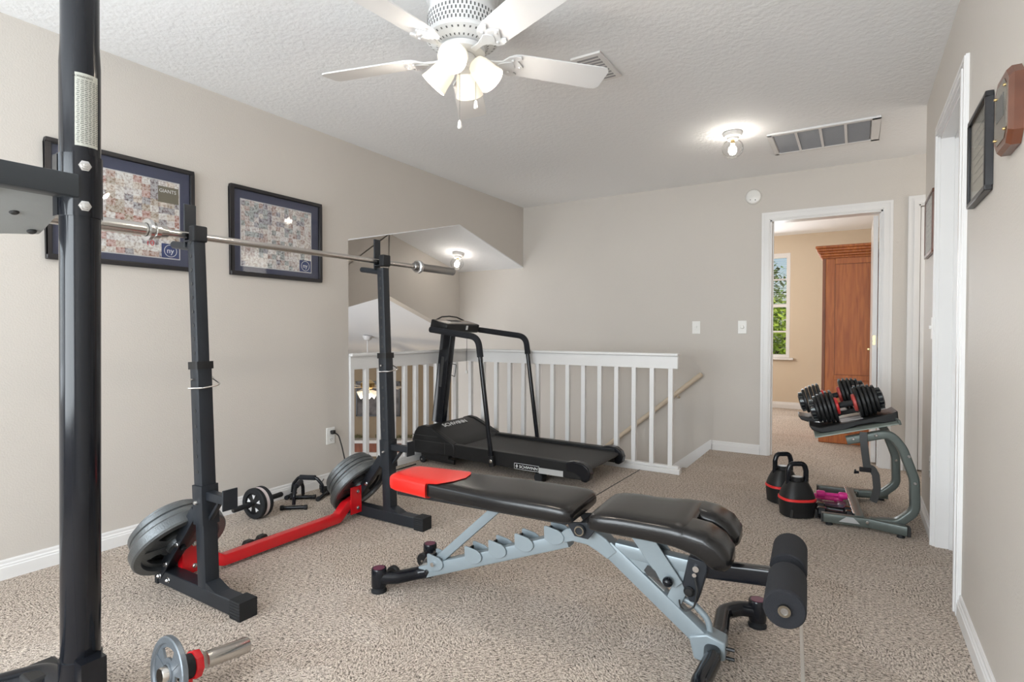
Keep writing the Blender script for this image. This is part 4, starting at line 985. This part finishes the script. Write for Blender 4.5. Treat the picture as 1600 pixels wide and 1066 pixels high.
for (yc,) in ((TY0+.045,), (TY1-.045,)):
    MB().lathe([(0, -.014), (.026, -.014), (.030, -.009), (.030, .009), (.026, .014), (0, .014)], (.115, yc, .031), (0, 1, 0), 20).build('wheel', RUBBER, tm)
    MB().cyl((.115, yc-.020, .031), (.115, yc-.014, .031), .008, n=10).build('wheel_bolt', BOLT, tm)
    MB().beam((.115, yc, .050), (.44, yc, .040), .022, .034, (0, 0, 1)).build('wheel_bracket', BLACKP, tm)
    MB().box(.12, .40, yc-.03, yc+.03, .066, .10).build('chassis', BLACKP, tm)
    MB().lathe([(.030, -.04), (.033, -.036), (.033, .036), (.030, .04)], (1.215, yc, .036), (0, 1, 0), 22).build('foot', RUBBER, tm)
    MB().box(1.185, 1.245, yc-.032, yc+.032, 0, .034).build('foot_block', BLACKP, tm, bevel=.004)
MB().box(1.17, 1.23, TY0+.05, TY1-.05, .05, .085).build('cross_member', BLACKP, tm)
# mast and console
MB().beam((.045, 3.505, .290), (.150, 3.505, 1.075), .070, .115, (1, 0, 0), .010).build('mast', BLACKG, tm)
q = MB(); q.beam((.085, 3.4685, .60), (.118, 3.4685, .86), .003, .030, (1, 0, 0), .001); q.build('mast_slot', DARKL, tm)
q = MB(); q.tube([(.165, 3.505, .800), (.235, 3.50, .795), (.220, 3.50, .690), (.175, 3.505, .705)], .003, .008, 6); q.build('wire_holder', CORD, tm)
cm = Matrix.Translation((.215, 3.505, 1.125)) @ Matrix.Rotation(R(14), 4, 'Y')
q = MB(); q.prism([(-.085, -.22), (-.085, .22), (.02, .245), (.100, .225), (.100, -.225), (.02, -.245)], -.038, .036, 'xy'); q.xf(cm).build('console', BLACKP, tm, bevel=.012, seg=3)
q = MB(); q.prism([(-.062, -.195), (-.062, .195), (.01, .212), (.080, .195), (.080, -.195), (.01, -.212)], .036, .038, 'xy'); cf = q.xf(cm).build('console_face', mat('console_overlay', (.30, .24, .20), .35, vary=.25, vscale=25), tm)
MB().box(-.045, .01, -.07, .07, .038, .040).xf(cm).build('display', DARKL, cf)
q = MB()
for k in range(5): q.box(.03, .055, -.15+k*.065, -.11+k*.065, .038, .0405)
q.xf(cm).build('buttons', GREYL, cf)
q = MB(); q.tube([(-.055, -.19, .036), (-.072, -.10, .060), (-.075, 0, .066), (-.072, .10, .060), (-.055, .19, .036)], .006, .05, 8); q.xf(cm).build('book_ledge', BLACKP, tm)
MB().box(.098, .104, .030, .052, -.010, .026).xf(cm).build('safety_key', WHITEL, tm)
q = MB(); q.tube([(.268, 3.60, 1.065), (.275, 3.60, 1.04), (.272, 3.60, .74)], .0018, n=6); q.build('safety_cord', DARKL, tm)
MB().box(.262, .280, 3.59, 3.61, .715, .742).build('safety_clip', WHITEP, tm, bevel=.003)
HY0, HY1 = TY0-.020, TY1+.018
full = fillet([(.838, HY0, .095), (.712, HY0, 1.034), (.205, HY0+.02, 1.096), (.175, 3.505, 1.096), (.205, HY1-.02, 1.096), (.712, HY1, 1.034), (.838, HY1, .095)], [.13, .10, 0, .10, .13], 10)
MB().sweep(full, circ(.0175, 16)).build('handlebar', BLACKG, tm)
for s, yy in ((0, HY0), (1, HY1)):
    w_ = .03 if s == 0 else -.03
    g1 = fillet([(.732, yy, .885), (.712, yy, 1.034), (.235, yy+w_*.63, 1.0923)], [.13], 10)
    MB().sweep(g1, circ(.0245, 16)).build('foam_grip', FOAM, tm)
    MB().lathe([(.012, 0), (.014, .004), (.008, .010), (0, .010)], (.838, yy-.015 if s == 0 else yy+.015, .115), (0, -1 if s == 0 else 1, 0), 12).build('handle_bolt', CHROME, tm)
    MB().beam((.842, yy, .075), (.832, yy, .150), .034, .040, (1, 0, 0), .006).build('handle_socket', BLACKP, tm)

# ------------------------------------------------------------------ ab wheel, push-up bars, clips, small dumbbell
aw = thing('ab_roller', 'black ab wheel with white centre stripe by left wall', 'ab wheel', (.205, 1.675, 0))
a0_, a1_ = Vector((.221, 1.512, .088)), Vector((.176, 1.851, .088)); ad = (a1_-a0_).normalized(); ac = Vector((.203, 1.675, .088))
MB().cyl(a0_, a1_, .0085, n=12).build('axle', STEEL, aw)
for (p, s) in ((a0_, 1), (a1_, -1)):
    MB().lathe([(0, 0), (.012, 0), (.015, .006), (.0145, .12), (.010, .124)], p, ad*s, 16).build('grip', RUBBER, aw)
for s in (-1, 1):
    o_ = ac+ad*s*.009
    MB().lathe([(.058, 0), (.083, 0), (.088, .006), (.088, .022), (.083, .028), (.060, .028), (.058, .020)], o_, ad*s, 40, closed=True).build('tyre', RUBBER, aw)
    MB().lathe([(.008, .002), (.059, .002), (.059, .016), (.030, .020), (.008, .024)], o_, ad*s, 30, closed=True).build('wheel_disc', BLACKP, aw)
    q = MB()
    for k in range(5):
        xx, yy, dd = frame_of(ad*s); a = 2*PI*k/5+.3
        P = lambda r_, aa, h_: o_+(xx*cos(aa)+yy*sin(aa))*r_+dd*h_
        q.add([P(.024, a, .0235), P(.052, a-.22, .0235), P(.047, a, .0235), P(.052, a+.22, .0235)], [(0, 1, 2, 3)])
        q.add([P(.024, a, .020), P(.052, a-.22, .0195), P(.047, a, .0195), P(.052, a+.22, .0195)], [(0, 1, 2, 3)])
    q.build('star_spokes', WHITEL, aw)
MB().lathe([(.055, -.009), (.086, -.009), (.086, .009), (.055, .009)], ac, ad, 40, closed=True).build('centre_band', mat('pinkish_white_rubber', (.62, .54, .54), .6), aw)

def pushup(loc, rz, label):
    t = thing('push_up_bar', label, 'push-up bar', loc, rz, 'push-up bars by the left wall')
    q = MB(); q.tube([(0, -.105, .03), (0, -.098, .085), (0, -.06, .128), (0, .06, .128), (0, .098, .085), (0, .105, .03)], .0105, .035, 14); q.build('handle', BLACKG, t, local=True)
    q = MB(); q.cyl((0, -.052, .128), (0, .052, .128), .016, n=16); q.build('foam_grip', FOAM, t, local=True)
    for s in (-1, 1):
        q = MB(); q.cyl((-.070, s*.105, .014), (.070, s*.105, .014), .012, n=14); q.build('foot_bar', BLACKG, t, local=True)
        q = MB(); q.cyl((-.078, s*.105, .014), (-.060, s*.105, .014), .0145, n=14); q.cyl((.078, s*.105, .014), (.060, s*.105, .014), .0145, n=14); q.build('foot_cap', RUBBER, t, local=True)
    return t
pushup((.115, 2.085, .0), R(-65), 'black push-up bar nearer the wall, lying behind the other')
pushup((.195, 1.955, 0), R(38), 'black push-up bar in front, nearest the ab wheel')
for i, (x, y, l) in enumerate(((.105, 2.225, 'black spring clamp closer to the push-up bars'), (.235, 2.215, 'black spring clamp closer to the far rack plates'))):
    t = thing('spring_clamp', l, 'clamp', (x, y, 0), R(20+50*i), 'barbell spring clamps')
    MB().lathe([(.020, 0), (.027, .0), (.027, .030), (.020, .030)], (0, 0, 0), (0, 0, 1), 22, closed=True).build('ring', BLACKP, t, local=True, smooth=40)
    for s in (-1, 1):
        MB().tube([(s*.024, .005, .028), (s*.030, .012, .052), (s*.012, .016, .082)], .0035, .015, 8).build('prong', STEEL, t, local=True)
        MB().box(s*.030-.008, s*.030+.008, .0, .02, .012, .045).build('lever', BLACKP, t, local=True, bevel=.003)
def smalldb(loc, rz, label, mtl, Lh=.05, r=.026, group=None, name='hand_weight'):
    t = thing(name, label, 'dumbbell', loc, rz, group)
    MB().cyl((-Lh, 0, r), (Lh, 0, r), r*.52, n=14).build('handle', mtl, t, local=True)
    for s in (-1, 1):
        MB().lathe([(0, -.024), (r*.8, -.024), (r, -.016), (r, .016), (r*.8, .024), (0, .024)], (s*(Lh+.018), 0, r), (1, 0, 0), 6 if mtl != PINK else 18).build('head', mtl, t, local=True, bevel=.002)
    return t
smalldb((.600, 1.395, 0), R(98), 'small black dumbbell half hidden behind red crossbar', BLACKP, .022, .028)

# ------------------------------------------------------------------ kettlebells
def kettle(loc, rz, label):
    t = thing('kettlebell', label, 'kettlebell', loc, rz, 'adjustable black kettlebells')
    def body(z0, z1, k=8):
        out = []
        for i in range(k+1):
            z = z0+(z1-z0)*i/k; s = z/.205
            w = .0965-.043*max(0, (z-.095)/.11)**1.55 if z > .095 else .089+.0075*(z/.095)
            out.append(sering(Vector((0, 0, z)), Xv, Yv, w, w*.86, 32, 2.6))
        return out
    MB().loft(body(.004, .098)).build('base_shell', BLACKP, t, local=True, bevel=.003)
    MB().loft(body(.110, .205)).build('upper_shell', BLACKP, t, local=True, bevel=.003)
    r_ = [sering(Vector((0, 0, z)), Xv, Yv, w, w*.86, 32, 2.8) for z, w in ((.096, .0945), (.098, .0985), (.110, .0975), (.112, .0935))]
    MB().loft(r_).build('red_band', REDB, t, local=True, label='bright red band around the body')
    MB().tube([(-.052, 0, .185), (-.052, 0, .262), (-.040, 0, .303), (.040, 0, .303), (.052, 0, .262), (.052, 0, .185)], .0145, .035, 16).build('handle', BLACKG, t, local=True)
    MB().lathe([(0, .228), (.030, .228), (.034, .222), (.034, .203)], (0, 0, 0), n=28).build('dial', BLACKP, t, local=True)
    MB().lathe([(0, .2295), (.026, .2295), (.026, .228)], (0, 0, 0), n=24).build('dial_face', GREYL, t, local=True)
    for s in (-1, 1): MB().prism([(s*.080, .010), (s*.066, .010), (s*.062, .052), (s*.074, .058)], -.083, -.078, 'xz').build('recess', DARKL, t, local=True)
    return t
kettle((2.842, 3.385, 0), YAW, 'black kettlebell with red band, front one of the pair')
kettle((2.742, 3.63, 0), YAW+R(4), 'black kettlebell with red band, behind the front one')

# ------------------------------------------------------------------ dumbbell stand
SY0, SY1 = 3.34, 3.965
sd_ = thing('dumbbell_stand', 'grey-green curved dumbbell stand by the hall corner', 'stand', (3.2, 3.66, 0))
def stand_side(y, s):
    r1 = rrect(.045, .052, .010, 3)
    MB().beam((2.975, y, .040), (3.215, y, .040), .042, .050, (0, 0, 1), .006).build('base_rail', STAND, sd_)
    MB().box(2.970, 2.982, y-.021, y+.021, .016, .064).build('end_cap', DARKL, sd_)
    y2 = y-s*.0+(.045 if s > 0 else -.0)
    e = (3.365, y+(-.055 if s < 0 else .05), .038)
    MB().beam((3.20, y, .040), e, .042, .050, (0, 0, 1), .006).build('splayed_foot', STAND, sd_)
    MB().beam((e[0]-.008, e[1]-(.003 if s < 0 else -.003), .038), (e[0]+.006, e[1]-(.0 if s < 0 else 0), .038), .044, .052, (0, 0, 1), .004).build('end_cap', DARKL, sd_)
    for (x, yy) in ((3.01, y), (3.335, e[1])): MB().lathe([(.018, 0), (.018, .006), (.012, .016)], (x, yy, 0), n=14).build('rubber_foot', RUBBER, sd_)
    pth = fillet([(3.205, y+.012*s*-1, .045), (3.33, y-.012*s, .055), (3.405, y-.014*s, .13), (3.40, y-.014*s, .30), (3.345, y-.014*s, .46), (3.29, y-.014*s, .535), (3.09, y-.014*s, .478)], [.08, .08, .14, .16, .09], 7)
    MB().sweep(pth, r1, hint=(0, 1, 0)).build('curved_upright', STAND, sd_)
    for (x, z) in ((3.225, .520), (3.12, .492), (3.372, .42), (3.40, .28)):
        MB().lathe([(.009, 0), (.009, .002), (.005, .006), (0, .006)], (x, y-.014*s-.0235, z), (0, -1, 0), 10).build('bolt', BOLT, sd_)
    MB().lathe([(.009, 0), (.009, .002), (.005, .006), (0, .006)], (3.19, y-.022, .045), (0, -1, 0), 10).build('bolt', BOLT, sd_)
stand_side(SY0, -1); stand_side(SY1, 1)
MB().prism([(3.055, .030), (3.155, .030), (3.125, .060), (3.090, .060)], SY0-.0225, SY0-.0212, 'xz').build('white_badge', GREYL, sd_)
MB().beam((3.155, SY0, .052), (3.155, SY1, .052), .045, .035, (0, 0, 1), .004).build('cross_member', STAND, sd_)
MB().beam((3.130, SY0+.02, .074), (3.130, SY1-.02, .074), .008, .004, (0, 0, 1), .001).build('bright_edge', CHROME, sd_)
# sloping top plate
TP = Matrix.Translation((3.105, 3.655, .528)) @ Matrix.Rotation(R(-15.5), 4, 'Y')
MB().box(-.175, .235, -.335, .335, 0, .006).xf(TP).build('top_plate', mat('pale_grey_green_paint', (.27, .32, .29), .35, metal=.2), sd_, bevel=.002)
MB().box(.228, .240, -.34, .34, -.004, .022).xf(TP).build('top_lip', STAND, sd_, bevel=.003)
sd_.rotation_euler = (0, 0, R(5)); sd_.location.x -= .028; sd_.location.y -= .022
def adj_db(xc, yc, az, dz_, label, lab2):
    Mx = Matrix.Translation((xc, yc, .537+dz_)) @ Matrix.Rotation(az, 4, 'Z') @ Matrix.Rotation(R(-15.5), 4, 'Y')
    tr = thing('dumbbell_cradle', lab2, 'cradle', (xc, yc, .536))
    pts = [(-.215, .060), (-.205, .030), (-.160, .004), (-.05, .000), (.02, .014), (.10, .014), (.15, .001), (.215, .001), (.225, .055), (.20, .048), (.06, .040), (-.06, .040), (-.16, .036)]
    q = MB(); q.prism(pts, -.105, .105, 'xz'); q.xf(Mx).build('cradle_body', BLACKP, tr, bevel=.006)
    MB().box(-.05, .06, -.06, .06, .0402, .0415).xf(Mx).build('silver_label', GREYL, tr)
    t = thing('adjustable_dumbbell', label, 'dumbbell', (xc, yc, .60))
    zc_ = .128
    q = MB(); q.cyl((-.056, 0, zc_), (.056, 0, zc_), .017, n=18); q.xf(Mx).build('handle', RUBBER, t)
    for s in (-1, 1):
        MB().lathe([(0, .036), (.044, .036), (.050, .040), (.050, .052), (0, .052)], (0, 0, zc_), (s, 0, 0), 22).xf(Mx).build('inner_collar', mat('red_grey_plastic', (.45, .06, .05), .4) if s > 0 else REDB, t)
        x = .054
        for k, rr_ in enumerate((.100, .100, .097, .092, .084)):
            q = MB(); pr_ = [(.02, x), (rr_-.006, x), (rr_, x+.004), (rr_, x+.015), (rr_-.009, x+.0195), (.02, x+.0195)]
            q.lathe(pr_, (0, 0, zc_), (s, 0, 0), 36, closed=True); q.v = [Vector((p.x, p.y*.86, zc_+(p.z-zc_)*.9)) for p in q.v]
            q.xf(Mx).build('weight_disc', BLACKP, t); x += .0215
        MB().lathe([(0, x+.026), (.042, x+.026), (.054, x+.020), (.058, x+.002), (.058, x-.004)], (0, 0, zc_), (s, 0, 0), 20).xf(Mx).build('dial', BLACKG, t)
        q = MB()
        for k in range(14):
            a = 2*PI*k/14; q.box(x+.000, x+.020, -.0045, .0045, .055, .061, Matrix.Translation((0, 0, zc_)) @ Matrix.Rotation(a, 4, 'X'))
        if s < 0: q.v = [Vector((-p.x, p.y, p.z)) for p in q.v]
        q.xf(Mx).build('dial_knurl', PEWTERD, t)
        q = MB()
        for k in range(5): q.box(.058+k*.0215, .070+k*.0215, -.014, .014, zc_+.082-.0011*k*k, zc_+.097-.0011*k*k)
        if s < 0: q.v = [Vector((-p.x, p.y, p.z)) for p in q.v]
        q.xf(Mx).build('selector_teeth', PEWTERD, t)
    return t
adj_db(3.115, 3.485, R(5), 0, 'black adjustable dumbbell on the stand, nearer the camera', 'black plastic cradle under the nearer adjustable dumbbell')
adj_db(3.035, 3.79, R(5), .012, 'black adjustable dumbbell on the stand, nearer the bedroom', 'black plastic cradle under the farther adjustable dumbbell')
sp = thing('nylon_strap', 'black nylon strap with buckle hanging off the stand', 'strap', (3.18, 3.375, .5))
rs = rrect(.036, .003, .001, 1)
sv = Vector((-.06, -.998, 0))
MB().sweep([(3.168, 3.300, .535), (3.168, 3.296, .50), (3.176, 3.296, .42), (3.186, 3.296, .345)], rs, hint=(0, 1, 0)).build('upper_strap', CORD, sp)
MB().sweep(fillet([(3.172, 3.292, .338), (3.206, 3.290, .350), (3.226, 3.290, .31), (3.232, 3.29, .24), (3.222, 3.29, .185), (3.214, 3.29, .165)], .02, 4), rs, hint=(0, 1, 0)).build('lower_strap', CORD, sp)
q = MB(); q.box(3.150, 3.205, 3.284, 3.298, .320, .346); q.box(3.128, 3.150, 3.286, 3.296, .308, .322); q.box(3.128, 3.136, 3.286, 3.296, .308, .330); q.build('buckle', BLACKG, sp, bevel=.003)
# small weights on the floor between the rails
smalldb((3.01, 3.700, .045), R(10), 'pink dumbbell on top of the weights under the stand', PINK, .042, .022, 'small weights under the stand')
smalldb((2.985, 3.775, .000), R(4), 'pink dumbbell on carpet by the far base rail', PINK, .042, .023, 'small weights under the stand')
smalldb((3.00, 3.640, .0), R(7), 'maroon dumbbell on carpet below the pink one', MAROON, .045, .026, 'small weights under the stand')
smalldb((3.00, 3.568, .0), R(2), 'purple-black dumbbell on carpet beside the maroon one', mat('dark_purple_vinyl', (.05, .03, .06), .35), .048, .028, 'small weights under the stand')
smalldb((3.030, 3.488, .0), R(-2), 'black dumbbell second from the near base rail', BLACKG, .052, .036, 'small weights under the stand')
smalldb((3.040, 3.400, .0), R(3), 'black dumbbell closest to the near base rail', BLACKG, .052, .036, 'small weights under the stand')

# ------------------------------------------------------------------ bedroom armoire
ar = thing('armoire', 'tall cherry wood armoire seen through the bedroom doorway', 'armoire', (3.33, 6.25, 0))
ax0, ax1, ay0, ay1 = 2.845, 3.86, 5.965, 6.50
MB().box(ax0, ax1, ay0, ay1, .09, 1.80).build('carcass', CHERRY, ar, bevel=.003)
MB().box(ax0-.02, ax1+.02, ay0-.022, ay1, 0, .10).build('plinth', CHERRY, ar, bevel=.006)
q = MB()
for k, (z0, z1, p) in enumerate(((1.795, 1.815, .008), (1.815, 1.84, .018), (1.84, 1.865, .032), (1.865, 1.89, .048), (1.89, 1.915, .060))): q.box(ax0-p, ax1+p, ay0-p, ay1, z0, z1)
q.build('cornice', CHERRY, ar, bevel=.006, seg=3)
def ar_door(x0, x1, knobx):
    y = ay0-.020; q = MB(); z0, z1 = .115, 1.785; s = .075
    for a, c, e, g_ in ((x0, x0+s, z0, z1), (x1-s*.3, x1, z0, z1), (x0+s, x1-s*.3, z0, z0+.09), (x0+s, x1-s*.3, z1-.05, z1), (x0+s, x1-s*.3, .615, .665)): q.box(a, c, y, ay0-.001, e, g_)
    d = q.build('door', CHERRY, ar, bevel=.003)
    MB().box(x0+s-.01, x1-s*.3+.01, y+.008, ay0-.002, .665, z1-.05).build('panel', CHERRY, d)
    MB().box(x0+s-.01, x1-s*.3+.01, y+.008, ay0-.002, z0+.09, .615).build('panel', CHERRY, d)
    q = MB()
    for a, c, e, g_ in ((x0+s, x1-s*.3, .665, .669), (x0+s, x1-s*.3, z1-.054, z1-.05), (x0+s, x0+s+.004, .665, z1-.05), (x1-s*.3-.004, x1-s*.3, .665, z1-.05)): q.box(a, c, y+.004, y+.0075, e, g_)
    q.build('bead', CHERRYD, d)
    MB().lathe([(.012, 0), (.006, .006), (.006, .016), (.014, .024), (.014, .034), (0, .040)], (knobx, y, .918), (0, -1, 0), 16).build('knob', BRASS, d)
ar_door(2.875, 3.285, 3.232); ar_door(3.29, 3.83, 3.35)
MB().box(ax0+.002, 2.872, ay0-.012, ay0, .105, 1.79).build('stile', CHERRYD, ar)

# ------------------------------------------------------------------ living room below: hanging fan light, picture, ledge
fx = Vector((-2.86, 5.44, 0))
lf = thing('living_room_fan', 'lit ceiling fan hanging in the living room below', 'ceiling fan', (fx.x, fx.y, 1.0))
zc0 = 1.437-s_*(fx.y-3.834)
MB().lathe([(.07, 0), (.07, -.02), (.05, -.06), (.02, -.075), (0, -.075)], (fx.x, fx.y, zc0), n=24).build('canopy', FAN, lf)
MB().cyl((fx.x, fx.y, zc0-.06), (fx.x, fx.y, .36), .009, n=10).build('downrod', FAN, lf)
MB().lathe([(0, .38), (.05, .37), (.10, .33), (.10, .27), (.06, .24), (0, .235)], (fx.x, fx.y, 0), n=28).build('motor', BRASS, lf)
for k in range(5):
    a = R(20+72*k); Mx = Matrix.Translation((fx.x, fx.y, .27)) @ Matrix.Rotation(a, 4, 'Z') @ Matrix.Rotation(R(11), 4, 'X')
    MB().prism([(.10, -.03), (.18, -.055), (.50, -.06), (.52, 0), (.50, .06), (.18, .055), (.10, .03)], -.004, .004, 'xy').xf(Mx).build('blade', WALLC, lf)
for k in range(4):
    a = R(40+90*k); d = Vector((cos(a)*.8, sin(a)*.8, -.45)).normalized(); o = Vector((fx.x, fx.y, .22))
    sh = MB().lathe([(.018, .03), (.035, .05), (.05, .10), (.062, .14), (.058, .14), (.045, .10), (.03, .055)], o, d, 18).build('lamp_shade', SHADE, lf)
    MB().sphere(o+d*.11, .028, n=12, m=8).build('bulb', BULB, sh)
point('lamp_light', (fx.x, fx.y, .02), 14, .06, (1, .78, .52))
pic = thing('living_room_picture', 'dark framed picture on the living room wall below', 'picture', DW @ Vector((0, -.1, .02)))
def dwb(q, *a, **k): return q.xf(DW).build(*a, **k)
px0, px1, pz0, pz1 = -.52, .30, -.50, .15
q = MB()
for a, c, e, g_ in ((px0, px1, pz0, pz0+.03), (px0, px1, pz1-.03, pz1), (px0, px0+.03, pz0, pz1), (px1-.03, px1, pz0, pz1)): q.box(a, c, e, g_, -.0+.001, .03)
dwb(q, 'frame', FRAMEB, pic)
dwb(MB().box(px0+.03, px1-.03, pz0+.03, pz1-.03, .001, .015), 'canvas', mat('dark_landscape_print', (.12, .11, .11), .6, vary=.7, vscale=5), pic)
lg = thing('mantel_ledge', 'white ledge with red-brown wood band on living room wall', 'mantel', DW @ Vector((0, -1.2, .1)))
dwb(MB().box(-.95, .75, -.96, -.905, .001, .24), 'top_shelf', TRIM, lg, bevel=.004)
dwb(MB().box(-.90, .70, -1.13, -.96, .001, .17), 'wood_band', OAKR, lg, bevel=.004)
dwb(MB().box(-.95, .75, -1.20, -1.13, .001, .22), 'lower_shelf', TRIM, lg, bevel=.004)
dwb(MB().box(-.88, -.70, -2.6, -1.20, .001, .18), 'side_pier', STONE, lg); dwb(MB().box(.50, .68, -2.6, -1.20, .001, .18), 'side_pier', STONE, lg)
dwb(MB().box(-.70, .50, -2.0, -1.80, .001, .10), 'inner_lintel', STONE, lg)
for i, (x, s, l) in enumerate(((-.45, .05, 'small leafy garland at left of the mantel ledge'), (.02, .06, 'small leafy garland at middle of the mantel ledge'), (.38, .045, 'small leafy garland at right of the mantel ledge'))):
    q = MB()
    for k in range(60):
        c = Vector((x+random.uniform(-.15, .15), -.88+random.uniform(0, s), .12+random.uniform(-.04, .04))); a = random.random()*6.3; w = .022
        q.add([c+Vector((cos(a)*w, sin(a)*w, 0)), c+Vector((-sin(a)*w*.5, cos(a)*w*.5, .01)), c-Vector((cos(a)*w, sin(a)*w, 0)), c+Vector((sin(a)*w*.5, -cos(a)*w*.5, -.01))], [(0, 1, 2, 3)])
    o = dwb(q, 'garland', mat('dried_leaves', (.12, .12, .06), .8, vary=.4), None, smooth=0); tag(o, l, 'garland')

# ------------------------------------------------------------------ outdoors seen through the bedroom window
b = MB(); b.box(-25, 30, 8.8, 60, -3.1, -3.0); struct(b.build('lawn', LAWN, smooth=0))
def tree(x, y, z0, h, rad, mtl, label, n=2600, leaf=.11):
    t = thing('tree', label, 'tree', (x, y, z0))
    MB().tube([(x, y, z0), (x+.1, y, z0+h*.4), (x-.05, y+.1, z0+h*.75)], .12, n=10).build('trunk', BARK, t)
    q = MB()
    for k in range(7):
        a = random.random()*6.28; q.tube([(x, y, z0+h*(.4+.06*k)), (x+cos(a)*rad*.6, y+sin(a)*rad*.6, z0+h*(.55+.06*k))], .035, n=6)
    q.build('branches', BARK, t)
    q = MB()
    for k in range(n):
        u = Vector((random.gauss(0, 1), random.gauss(0, 1), random.gauss(0, 1))); u.normalize(); r_ = rad*random.random()**.45
        c = Vector((x, y, z0+h*.72))+Vector((u.x*r_, u.y*r_, u.z*r_*h/(rad*2.4)*.62)); a, bb = random.random()*6.3, random.uniform(-1, 1); l = leaf*random.uniform(.6, 1.2)
        p = Vector((cos(a), sin(a), bb)).normalized()*l; s = Vector((-sin(a), cos(a), random.uniform(-.6, .6))).normalized()*l*.45
        q.add([c+p, c+s, c-p, c-s], [(0, 1, 2, 3)])
    o = q.build('crown', mtl, t, smooth=0); o['kind'] = 'stuff'
tree(.2, 16.2, -3, 6.6, 1.7, LEAF, 'dark green leafy tree outside bedroom window', 3200)
tree(1.45, 12.5, -3, 5.0, 1.6, LEAF2, 'yellow-green shrub low outside bedroom window', 6500, .085)
tree(-1.6, 21.0, -3, 8.5, 2.3, LEAF, 'tall sparse tree farther out behind the dark one', 2200, .15)
